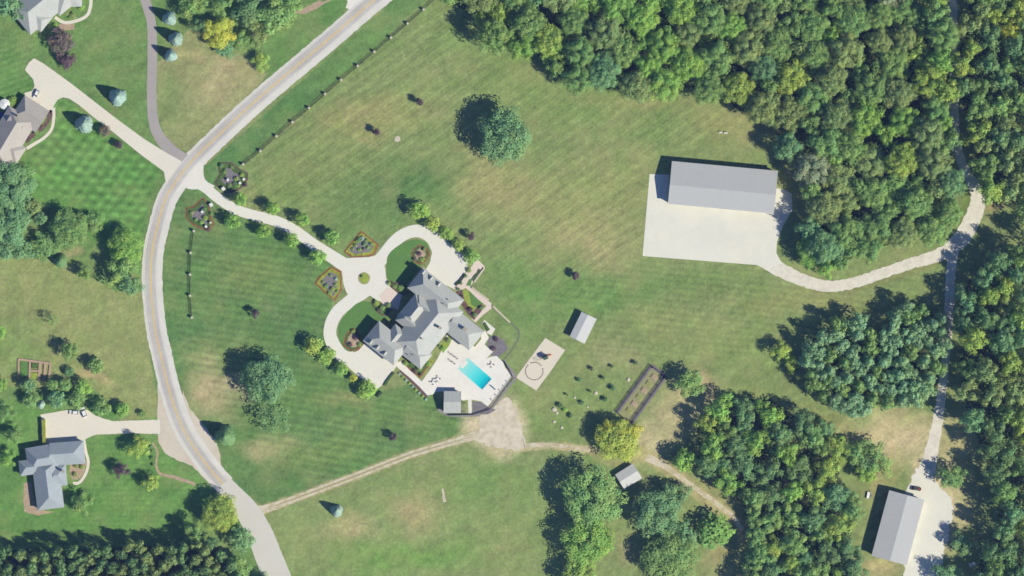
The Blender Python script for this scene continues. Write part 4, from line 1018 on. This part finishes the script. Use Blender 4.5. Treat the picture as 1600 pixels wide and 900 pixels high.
house('mansion', 'large grey roofed mansion with splayed wings between plaza and pool', 'house', 662, 500, mh, M['roof'], M['stone'],
      chimneys=((727,514,7.5,11.4,1.7), (688,512,9.5,13.4,1.3), (660,529,9.5,12.8,.8)), vents=((697,477,10.6), (641,556,8.4), (700,468,9.6), (645,554,8.2)), wins=wn, garage=gd, doors=((634.5,479,A+90,0.1,2.4,3.0),), dormers=dorm)
house('barn', 'long grey metal roofed barn on the white concrete pad', 'barn', 1129, 293, [(1129, 293, 166, 67, 5.3, 5.4, 7.6, (0, 0), -4)], M['metalroof'], M['barnw'],
      garage=walls_open(1129,293,166,67,5.3,1,6,.0,4.2,4.0), wins=walls_open(1129,293,166,67,5.3,-1,6,1.6,1.4,1.0))
house('metal_building', 'grey metal roofed building beside the cream concrete yard, lower right', 'barn', 1402, 824, [(1402, 824, 106, 57, 105.2, 5.3, 6.9, (0, 0), 1.0)], M['metalroof'], M['barnw'],
      garage=walls_open(1402,824,106,57,105.2,-1,4,.0,4.2,3.8), wins=walls_open(1402,824,106,57,105.2,1,4,1.6,1.4,1.0))
house('pool_house', 'small grey pool house beside the pool terrace', 'pool house', 707, 628, [(707, 628, 27, 34, 1, 3.6, 5.6, (0, 0), 0)], M['roof'], M['stone'],
      wins=walls_open(707,628,27,34,1,1,2,1.0,1.4,1.2), doors=walls_open(707,628,27,34,1,-1,2,.0,2.2,2.3))
house('tan_house', 'tan-grey shingled house at the left edge with an attached garage', 'house', 25, 205, [(48, 178, 46, 40, 33, 3.6, 7.0, (4.5, 0)), (14, 216, 88, 50, 121, 3.8, 8.4, (5, 5)), (30, 195, 36, 30, 33, 3.7, 6.8, (0, 3)), (22, 236, 30, 30, 33, 3.65, 6.3, (0, 4))], M['rooft'], M['wall'],
      chimneys=((31,183,6.0,8.6,1.0),), garage=walls_open(48,178,46,40,33,-1,2,.0,3.6,2.5), wins=walls_open(48,178,46,40,33,1,3,1.0,1.4,1.4) + walls_open(14,216,88,50,121,-1,4,1.0,1.4,1.4))
house('grey_house', 'pale grey roofed house cut by the top left edge', 'house', 75, 0, [(66, 4, 92, 58, -39, 4.2, 9.2, (6, 6)), (98, -6, 44, 46, 51, 4.1, 7.8, (0, 4.5)), (58, 26, 42, 30, 39, 4.0, 7.0, (4, 3)), (112, -4, 30, 34, 90, 3.9, 6.8, (4, 4))], M['roof'], M['wall'],
      chimneys=((84,-6,7.5,10.4,1.0),), wins=walls_open(66,4,92,58,-39,1,4,1.0,1.4,1.4) + walls_open(98,-6,44,46,51,1,2,1.0,1.4,1.4))
house('blue_grey_house', 'blue-grey roofed house below the wide driveway, lower left', 'house', 82, 740, [(106, 708, 54, 36, -4, 4.0, 7.4, (0, 5)), (66, 716, 46, 40, -10, 4.1, 8.2, (5, 3)), (76, 758, 74, 42, 83, 4.05, 8.0, (4, 5.5)), (44, 730, 26, 24, -8, 3.9, 6.6, (3.2, 0)), (90, 742, 30, 34, -4, 3.95, 6.9, (3, 4))], M['roofb'], M['stone'],
      chimneys=((100,736,5.5,8.4,1.1),), garage=walls_open(106,708,54,36,-4,-1,2,.0,3.4,2.5), wins=walls_open(76,758,74,42,83,-1,4,1.0,1.4,1.4) + walls_open(76,758,74,42,83,1,3,1.0,1.4,1.4))
house('garden_shed', 'little white metal roofed shed beneath the yellow tree', 'shed', 982, 744, [(982, 744, 33, 27, -32, 2.8, 4.0, (0, 0), 0)], M['metallight'], M['barnw'],
      wins=walls_open(982,744,33,27,-32,1,1,1.0,1.0,.9), doors=walls_open(982,744,33,27,-32,-1,1,.0,1.4,2.1))
# open pavilion: roof on posts
pv = empty('pavilion', 911, 512, 'open pavilion with a pale gabled metal roof standing on the meadow', 'pavilion')
rb = MB(); gable(rb, 0, 0, -rad(116), 43*PX, 26*PX, 3.4, 4.3, roff=-.6, th=.15); rb.build('roof', M['metallight'], pv)
ca, sa = math.cos(-rad(116)), math.sin(-rad(116))
for i in range(4):
    for s in (-1, 1):
        u, v = (-1 + i*2/3)*43*PX*.46, s*26*PX*.44
        MB().box(u*ca - v*sa, u*sa + v*ca, 0, .22, .22, 3.3, -rad(116)).build('post', M['wood'], pv)
MB().box(0, 0, .0, 43*PX*.9, 26*PX*.88, .06, -rad(116)).build('floor_slab', M['conc2'], pv)
wl = MB(); 
v = -26*PX*.44; wl.box(-v*sa, v*ca, .07, 43*PX*.92, .12, 3.2, -rad(116)); wl.build('wall', M['barnw'], pv)
# lattice pergola beside the pool house
pg = empty('pergola', 725, 637, 'narrow timber pergola at the right side of the pool house', 'pergola')
for dx in (-.8, .8):
    for dy in (-2, 2): MB().box(dx, dy, 0, .18, .18, 2.4).build('post', M['dwood'], pg)
sl = MB()
for k in range(9): sl.box(0, -2.2 + k*.55, 2.4, 2.0, .12, .15)
sl.build('rafters', M['dwood'], pg)

# ------------------------------------------------------------------ swimming pool
def pool():
    cx, cy, a = 742, 584, -rad(41); L, W = 50*PX, 23*PX
    root = empty('swimming_pool', cx, cy, 'rectangular turquoise swimming pool in the white terrace', 'pool', rz=a)
    cop = MB()
    for s in (-1, 1):
        cop.box(0, s*(W/2+.2), .05, L+.8, .4, .09); cop.box(s*(L/2+.2), 0, .05, .4, W, .09)
    cop.build('coping', M['deck'], root)
    nx, ny = 40, 18; vs, fs, d = [], [], []
    for j in range(ny+1):
        for i in range(nx+1):
            u, v = i/nx, j/ny; vs.append(((u-.5)*L, (v-.5)*W, .085)); d.append(min(1, max(0, u*1.0 + .10*(v-.5)*0 - (.06 if abs(v-.5) > .44 else 0))))
    for j in range(ny):
        for i in range(nx): k = j*(nx+1)+i; fs.append((k, k+1, k+nx+2, k+nx+1))
    me = bpy.data.meshes.new('water'); me.from_pydata(vs, [], fs); me.update(); me.materials.append(M['water'])
    at = me.attributes.new('depth', 'FLOAT', 'POINT'); at.data.foreach_set('value', d)
    link('water', me, root)
    MB().box(-L/2 + .9, 0, .086, 1.5, W*.55, .03).box(-L/2 + .5, 0, .087, .8, W*.55, .05).build('steps', M['deck'], root)
    lad = MB()
    for s in (-.25, .25):
        lad.rod((L/2-.1, 2 + s, .1), (L/2-.1, 2+s, .9), .03).rod((L/2-.1, 2+s, .9), (L/2+.5, 2+s, .9), .03).rod((L/2+.5, 2+s, .9), (L/2+.5, 2+s, .1), .03)
    lad.build('ladder', M['white'], root)
pool()
db = empty('diving_board', 771, 606, 'pale blue diving board at the deep end of the pool', 'diving board', rz=-rad(41))
MB().box(-.3, 0, .55, 3.2, .5, .07).build('board', M['bluecover'], db)
MB().box(.9, 0, .08, .9, .6, .47).build('stand', M['white'], db)

# ------------------------------------------------------------------ garden and terrace furniture
def lounger(px, py, ang, label, m, src=None):
    r = empty('lounge_chair', px, py, label, 'lounge chair', 'lounge chairs on the pool terrace', rz=-rad(ang), z=.075)
    MB().box(0, 0, .28, 1.9, .65, .06).build('frame', M['gfabric'], r)
    MB().box(-.3, 0, .34, 1.25, .6, .08).build('seat', m, r)
    b = MB(); b.add([(.32,-.3,.34),(.95,-.3,.72),(.95,.3,.72),(.32,.3,.34),(.32,-.3,.42),(.92,-.3,.82),(.92,.3,.82),(.32,.3,.42)], [(0,3,2,1),(4,5,6,7),(0,1,5,4),(1,2,6,5),(2,3,7,6),(3,0,4,7)]); b.build('backrest', m, r)
    for sx in (-.85, .85):
        for sy in (-.28, .28): MB().box(sx, sy, 0, .06, .06, .28).build('leg', M['gfabric'], r)
    return r
k = 0
for i, (x, y) in enumerate(((703,552),(708,555.5),(713,559),(703,563),(709,567))):
    lounger(x, y, 41, f'grey lounge chair between house and pool, {ORD[i]} of five from the top', M['gfabric'])
for i, (x, y) in enumerate(((793,597),(788,604),(782,611),(776,618),(769,625))):
    lounger(x, y, 41+0, f'pale lounge chair along the lower right terrace edge, {ORD[i]} from the top', M['fabric'])
def table_set(px, py, label, short, mseat, umb=None, n=4):
    t = empty('patio_table', px, py, label, 'table', z=.075)
    MB().cyl(0, 0, .7, .6, .05, 18).build('tabletop', M['white'], t); MB().cyl(0, 0, 0, .06, .7, 8).cyl(0, 0, 0, .3, .05, 12).build('pedestal', M['gfabric'], t)
    where = ('left of', 'below', 'right of', 'above')
    for i in range(n):
        a = math.pi + i*2*math.pi/n; x, y = X(px) + 1.15*math.cos(a), Y(py) + 1.15*math.sin(a)
        c = link('patio_chair', None, None, (x, y, .075), a); tag(c, f"patio chair {where[i]} {short}", 'chair', 'patio chairs')
        MB().box(0, 0, .4, .5, .5, .07).build('seat', mseat, c); MB().box(.24, 0, .47, .06, .5, .45).build('backrest', mseat, c)
        for sx in (-.2, .2):
            for sy in (-.2, .2): MB().box(sx, sy, 0, .05, .05, .4).build('leg', M['gfabric'], c)
    if umb:
        u = empty('parasol', px, py, umb[1], 'parasol', z=.075)
        MB().rod((0, 0, .8), (0, 0, 2.6), .03).build('pole', M['white'], u)
        mb = MB(); vs = [(0, 0, 2.9)] + [(1.5*math.cos(i*math.pi/4), 1.5*math.sin(i*math.pi/4), 2.35) for i in range(8)]
        mb.add(vs, [(0, i+1, (i+1) % 8+1) for i in range(8)]); mb.build('canopy', umb[0], u)
table_set(768, 570, 'round table on the pink-toned terrace corner right of the pool', 'the table right of the pool', M['pink'])
table_set(677, 597, 'round table on the terrace above the pool house, left', 'the left table above the pool house', M['gfabric'])
table_set(684, 592, 'round table on the terrace above the pool house, right', 'the right table above the pool house', M['gfabric'])
u = empty('parasol', 8, 163, 'white round parasol behind the tan roofed house', 'parasol')
MB().rod((0, 0, 0), (0, 0, 3.0), .05).build('pole', M['white'], u)
mb = MB(); mb.add([(0, 0, 3.5)] + [(2.6*math.cos(i*math.pi/4), 2.6*math.sin(i*math.pi/4), 2.7) for i in range(8)], [(0, i+1, (i+1) % 8+1) for i in range(8)]); mb.build('canopy', M['white'], u)
ht = empty('hot_tub', -1, 181, 'blue covered hot tub at the left edge behind the tan roofed house', 'hot tub')
MB().box(0, 0, 0, 4.0, 3.4, 1.0, bev=.1).build('shell', M['wood'], ht); MB().box(0, 0, 1.0, 3.8, 3.2, .12, bev=.05).build('cover', M['bluecover'], ht)

# low pale stone walls behind the house
def low_wall(pts, label, h=.7, wpx=2.6, m=None):
    return tag(ribbon('garden_wall', m or M['rock'], pts, h, width=wpx, kind=None), label, 'wall')
low_wall([(770,478),(782,490),(797,504)], 'low pale stone wall running right from the terrace corner')
low_wall([(757,419),(748,431),(741,441)], 'low pale stone wall on the outer side of the stepped terrace')
low_wall([(737,449),(750,459),(764,469)], 'low pale stone wall along the lower half of the stepped terrace')

# ------------------------------------------------------------------ fences
def panel(a, b, h, parent, off, m, gap=.16, t=.035, name='fence_panel'):
    mb = MB(); ax, ay, bx, by = X(a[0])-off[0], Y(a[1])-off[1], X(b[0])-off[0], Y(b[1])-off[1]
    L = math.hypot(bx-ax, by-ay); an = math.atan2(by-ay, bx-ax); n = int(L/gap)
    for z in (.2, h-.12): mb.box((ax+bx)/2, (ay+by)/2, z, L, .06, .07, an)
    for i in range(n):
        f = (i+.5)/n; mb.box(ax+(bx-ax)*f, ay+(by-ay)*f, .05, t, t, h, an)
    return mb.build(name, m, parent)
def pillar_fence(pts, label, h=1.5):
    cx, cy = pts[len(pts)//2]; r = empty('iron_fence', cx, cy, label, 'fence'); off = (X(cx), Y(cy))
    for i in range(len(pts)-1): panel(pts[i], pts[i+1], h, r, off, M['black'], t=.05)
    for p in pts:
        x, y = X(p[0])-off[0], Y(p[1])-off[1]; q = MB().box(x, y, 0, .95, .95, 1.9, rad(40)).build('pillar', M['stone'], r)
        MB().box(x, y, 1.9, 1.12, 1.12, .18, rad(40), bev=.1).build('capstone', M['rock'], q)
pillar_fence([(686,-8),(662,15),(637,37),(611,59),(585,81),(559,103),(533,125),(508,147),(483,169),(457,191),(432,213),(407,236),(380,257)], 'long black iron fence with white-capped stone pillars along the upper road')
pillar_fence([(303,361),(298,395),(297,429),(297,462),(300,496)], 'short black iron fence with white-capped pillars left of the lower lawn')
for i, (x, y, l) in enumerate(((356,281,'left white-capped pillar in the upper gate garden'), (375,286,'middle white-capped pillar in the upper gate garden'), (381,280,'right white-capped pillar in the upper gate garden'), (349,295,'pale gate pillar beside the drive in the upper gate garden'),
        (330,320,'pale gate pillar beside the drive in the lower gate garden'), (322,354,'lower white-capped pillar in the lower gate garden'), (329,348,'cream-capped pillar in the lower gate garden'), (316,331,'greyish capped pillar in the middle of the lower gate garden'))):
    q = empty('gate_pillar', x, y, l, 'pillar', 'gate garden pillars'); sz = 1.7 if i in (3, 4) else 1.2
    MB().box(0, 0, 0, sz*.8, sz*.8, 1.7, .6).build('shaft', M['stone'], q); MB().box(0, 0, 1.7, sz, sz, .2, .6, bev=.12).build('capstone', M['white'] if i != 6 else M['rock'], q)
# pool fence
pf = empty('pool_fence', 775, 620, 'dark fence and hedge line round the lower right of the pool terrace', 'fence'); off = (X(775), Y(620))
pts = [(788,564),(803,590),(790,606),(777,624),(765,640),(740,648),(700,649)]
for i in range(len(pts)-1): panel(pts[i], pts[i+1], 1.4, pf, off, M['black'], t=.06)
M['gedge'] = mat('grey_gravel_edge', (146, 144, 142), ((2, .15),))
ribbon('mulch_bed', M['gedge'], [(786,562,3.5),(797,576,4),(805,590,4.5),(795,603,4.5),(782,620,4.5),(768,637,4.5),(750,647,4)], .05, jit=.6, seed=31)
ribbon('mulch_bed', M['gedge'], [(684,640,5),(700,648,4),(725,649,5),(750,648,5)], .046, jit=.6, seed=32)
# fenced kitchen garden
G = [(1018,570),(1041,588),(1014,622),(988,660),(966,646),(990,607)]
kg = empty('garden_fence', 1005, 612, 'dark weathered timber fence round the long vegetable garden', 'fence'); off = (X(1005), Y(612))
GQ = [(1018,571),(1040,588),(986,662),(964,644)]
for i in range(4):
    a, b = GQ[i], GQ[(i+1) % 4]; n = 5 if math.dist(a, b) > 50 else 2
    for k in range(n):
        p = (a[0]+(b[0]-a[0])*k/n, a[1]+(b[1]-a[1])*k/n); q = (a[0]+(b[0]-a[0])*(k+1)/n, a[1]+(b[1]-a[1])*(k+1)/n)
        panel(p, q, 1.7, kg, off, M['dwood'], gap=.3, t=.14)
        MB().box(X(p[0])-off[0], Y(p[1])-off[1], 0, .28, .28, 2.0, .9).build('post', M['dwood'], kg)
M['gsoil'] = mat('garden_soil', (152, 154, 112), ((1.2, .15),))
M['gplant'] = mat('garden_rows', (148, 160, 92), ((1.5, .25),))
slab('garden_soil', M['gsoil'], GQ, .03, jit=.4)
for a, b in ((GQ[0], GQ[3]), (GQ[1], GQ[2]), (GQ[0], GQ[1])):
    ribbon('garden_path', M['mulch'], [a, b], .05, width=6, jit=.5, seed=int(a[0]))
for i in range(6):
    f = (i+.5)/6.3; x = 1026 + (976-1026)*f*.98; y = 584 + (650-584)*f
    rb_ = empty('raised_bed', x, y, f'vegetable bed inside the dark fenced garden, {ORD[i]} from the top', 'garden bed', 'vegetable beds in the fenced garden', rz=rad(-38))
    MB().box(0, 0, 0, 2.9, 2.2, .35).build('frame', M['wood'], rb_); MB().box(0, 0, .35, 2.6, 1.9, .18, bev=.2).build('planting', M['gplant'] if i % 2 else M['mulcht'], rb_)
# timber garden on the left
tg = empty('timber_garden', 54, 576, 'pink-brown timber framed garden in the left field', 'garden frame'); off = (X(54), Y(576))
fr = MB()
def bar(mb, a, b, wpx=2.0, h=.5): 
    ax, ay, bx, by = X(a[0])-off[0], Y(a[1])-off[1], X(b[0])-off[0], Y(b[1])-off[1]
    mb.box((ax+bx)/2, (ay+by)/2, .02, math.hypot(bx-ax, by-ay), wpx*PX, h, math.atan2(by-ay, bx-ax))
for i, (a, b, wd) in enumerate((((29,561),(79,568),3), ((29,561),(29,592),2.5), ((79,568),(76,595),3), ((47,564),(46,592),3), ((63,566),(61,595),4), ((71,567),(69,595),4), ((47,579),(62,580),2.5))):
    bar(fr, a, b, wd, .5 + .012*i)
fr.build('frame', M['wood'], tg)
slab('planting', M['hedge'], [(50,567),(60,568),(60,575),(50,575)], .5, parent=tg, off=off); slab('planting', M['turfy'], [(48,582),(59,583),(59,592),(48,592)], .4, parent=tg, off=off); slab('planting', M['turf'], [(32,565),(44,566),(44,590),(32,590)], .25, parent=tg, off=off)

# ------------------------------------------------------------------ play area
ring = empty('stone_ring', 835, 580, 'ring of dark border stones on the sandy play pad', 'stone ring')
for i in range(26):
    if i in (2, 9): continue
    a = i*2*math.pi/26; MB().box(4.1*math.cos(a), 4.1*math.sin(a), .04, .62, .38, .28, a + math.pi/2, bev=.06).build('stone', M['mulchp'] if i % 3 else M['mulch'], ring)
ps = empty('play_frame', 852, 558, 'wooden play tower with dark canopy and orange slide on the sand pad', 'playground', rz=.4)
for sx in (-.9, .9):
    for sy in (-.9, .9): MB().box(sx, sy, 0, .14, .14, 2.6).build('post', M['wood'], ps)
MB().box(0, 0, 1.3, 2.0, 2.0, .1).build('platform', M['wood'], ps)
rb = MB(); gable(rb, 0, 0, 0, 2.3, 2.3, 2.6, 3.4, th=.08); rb.build('canopy', M['green'], ps)
b = MB(); b.add([(1.0,-.3,1.35),(3.2,-.3,.15),(3.2,.3,.15),(1.0,.3,1.35),(1.0,-.3,1.42),(3.2,-.3,.22),(3.2,.3,.22),(1.0,.3,1.42)], [(0,3,2,1),(4,5,6,7),(0,1,5,4),(1,2,6,5),(2,3,7,6),(3,0,4,7)]); b.build('slide', M['orange'], ps)
sw = MB(); sw.rod((-1, 0, 2.3), (-4.2, 0, 2.3), .07).rod((-4.2, 0, 2.3), (-4.5, -1, 0), .06).rod((-4.2, 0, 2.3), (-4.5, 1, 0), .06); sw.build('swing_beam', M['wood'], ps)
for x in (-2.2, -3.3): MB().rod((x, -.2, 2.3), (x, -.2, .5), .02).rod((x, .2, 2.3), (x, .2, .5), .02).box(x, 0, .45, .25, .5, .05).build('swing', M['orange'], ps)

# ------------------------------------------------------------------ vehicles
def car(px, py, ang, paint, label, L=4.8, W=1.9, name='parked_car', cat='car', z=.05, H=1.5):
    r = empty(name, px, py, label, cat, rz=-rad(ang), z=z)
    prof = [(-.5,.28),(-.5,.62),(-.46,.78),(-.30,.86),(-.2,1.0*H/1.5*.98),(.22,1.0*H/1.5),(.42,.95*H/1.5),(.49,.8),(.5,.55),(.49,.28)]
    def shell(scale_w, lo, hi, nm, m, zs=1):
        pass
    # lower body
    b = MB(); pr = [(-.5,.25),(-.5,.62),(-.47,.78),(-.27,.88),(.46,.9),(.5,.72),(.49,.25)]
    n = len(pr)
    vs = [(p[0]*L, -W/2, p[1]) for p in pr] + [(p[0]*L, W/2, p[1]) for p in pr]
    b.add(vs, [tuple(range(n)), tuple(range(n, 2*n))[::-1]] + [(i, n+i, n+(i+1) % n, (i+1) % n) for i in range(n)])
    body = b.build('body', paint, r)
    g = MB(); lo = [(-.27, .88), (.43, .9)]; hi = [(-.13, H-.03), (.34, H-.03)]
    vs = []
    for w_, (x0, z0) in ((W/2-.08, lo[0]), (W/2-.08, lo[1]), (W/2-.24, hi[1]), (W/2-.24, hi[0])): vs += [(x0*L, -w_, z0-.005), (x0*L, w_, z0-.005)]
    g.add(vs, [(0, 1, 3, 2), (2, 3, 5, 4), (4, 5, 7, 6), (6, 7, 1, 0), (0, 2, 4, 6), (1, 7, 5, 3)]); g.build('window', M['glass'], r)
    MB().box((hi[0][0]+hi[1][0])/2*L, 0, H-.035, (hi[1][0]-hi[0][0])*L*.98, W-.52, .05).build('roof', paint, r)
    for sx in (-.32, .31):
        for sy in (-1, 1):
            wv = MB(); vs = []
            for yy in (sy*(W/2-.2), sy*(W/2+.02)):
                vs += [(sx*L + .33*math.cos(i*math.pi/7), yy, .33 + .33*math.sin(i*math.pi/7)) for i in range(14)]
            wv.add(vs, [tuple(range(14))[::-1], tuple(range(14, 28))] + [(i, (i+1) % 14, 14+(i+1) % 14, 14+i) for i in range(14)]); wv.build('wheel', M['rubber'], r)
    for sy in (-.33, .33): MB().box(-.5*L-.01, sy*W, .58, .06, .35, .14).build('headlight', M['white'], r)
    return r
car(57, 147, -65, M['carpaint'], 'small white car parked beside the tan roofed garage', 4.4, 1.8)
car(116, 644.5, 4, M['carpaint'], 'white car parked on the wide driveway, left one of two', 4.6, 1.9)
car(131, 644, 70, M['carpaint'], 'white van parked on the wide driveway, right one of two', 4.9, 2.0, 'parked_van', 'van', H=1.9)
car(1429, 763, 5, M['darkpaint'], 'dark utility vehicle at the upper end of the cream yard', 3.4, 1.6, 'utility_vehicle', 'vehicle', H=1.7)
def trailer(px, py, ang, label, L=3.2, W=1.7, m=None):
    r = empty('trailer', px, py, label, 'trailer', rz=-rad(ang))
    MB().box(0, 0, .5, L, W, .12).build('bed', m or M['white'], r)
    s = MB(); s.box(0, W/2, .62, L, .06, .4).box(0, -W/2, .62, L, .06, .4).box(L/2, 0, .62, .06, W-.1, .4); s.build('sides', m or M['white'], r)
    MB().rod((-L/2, -.4, .5), (-L/2-1.2, 0, .5), .05).rod((-L/2, .4, .5), (-L/2-1.2, 0, .5), .05).build('drawbar', M['black'], r)
    for sy in (-1, 1):
        wv = MB(); vs = []
        for yy in (sy*(W/2+.08), sy*(W/2+.28)): vs += [(.1 + .32*math.cos(i*math.pi/6), yy, .32 + .32*math.sin(i*math.pi/6)) for i in range(12)]
        wv.add(vs, [tuple(range(12))[::-1], tuple(range(12, 24))] + [(i, (i+1) % 12, 12+(i+1) % 12, 12+i) for i in range(12)]); wv.build('wheel', M['rubber'], r)
trailer(1357.5, 774, 100, 'small white trailer left of the grey metal building')
trailer(1519, 882, -15, 'white trailer half hidden in trees at the lower right')
tr = trailer(1436, 764, 0, 'rust coloured trailer behind the dark utility vehicle', 1.8, 1.3, M['redpaint'])
def bench(px, py, label):
    r = empty('bench', px, py, label, 'bench', 'white benches in the meadow')
    MB().box(0, 0, .42, 1.7, .5, .07).build('seat', M['white'], r); MB().box(0, .27, .49, 1.7, .06, .45).build('backrest', M['white'], r)
    for sx in (-.7, .7): MB().box(sx, 0, 0, .08, .45, .42).build('leg', M['white'], r)
bench(1126, 207, 'left white bench at the meadow corner above the barn'); bench(1134, 208, 'right white bench at the meadow corner above the barn')
# rocks
def rock(px, py, s, label):
    r = random.Random(int(px*7)); mb = MB(); n = 9; vs = []
    for z, k in ((0, 1), (.35, .95), (.6, .6)):
        vs += [(s*k*(1+.25*r.uniform(-1, 1))*math.cos(i*2*math.pi/n), s*k*(1+.25*r.uniform(-1, 1))*math.sin(i*2*math.pi/n), z*s) for i in range(n)]
    mb.add(vs, [tuple(range(2*n, 3*n))] + [(j*n+i, j*n+(i+1) % n, (j+1)*n+(i+1) % n, (j+1)*n+i) for j in range(2) for i in range(n)])
    o = mb.build('rock', M['rock'], None, (X(px), Y(py), 0)); tag(o, label, 'rock', 'pale rocks in the orchard')
for x, y, s, l in ((866,640,1.1,'largest pale rock at the left of the lower orchard'), (870,645,.8,'smaller pale rock touching the largest one'), (931,614,.9,'pale rock in the centre of the orchard'), (982,593,.9,'pale rock near the fenced garden\'s left side'), (866,659,.7,'round pale rock below the largest one'), (878,668,.8,'lowest pale rock of the orchard'), (898,621,.6,'small pale rock left of the orchard centre'), (918,636,.5,'tiny pale rock above the golden tree')):
    rock(x, y, s, l)
slab('bare_patch', M['rock'], [(618,214),(623,212),(626,219),(620,222),(616,219)], .02, smooth=True)
slab('bare_patch', M['dirt'], [(690,764),(693,763),(695,775),(697,784),(693,785),(691,775)], .02, jit=.8, step=1.5)
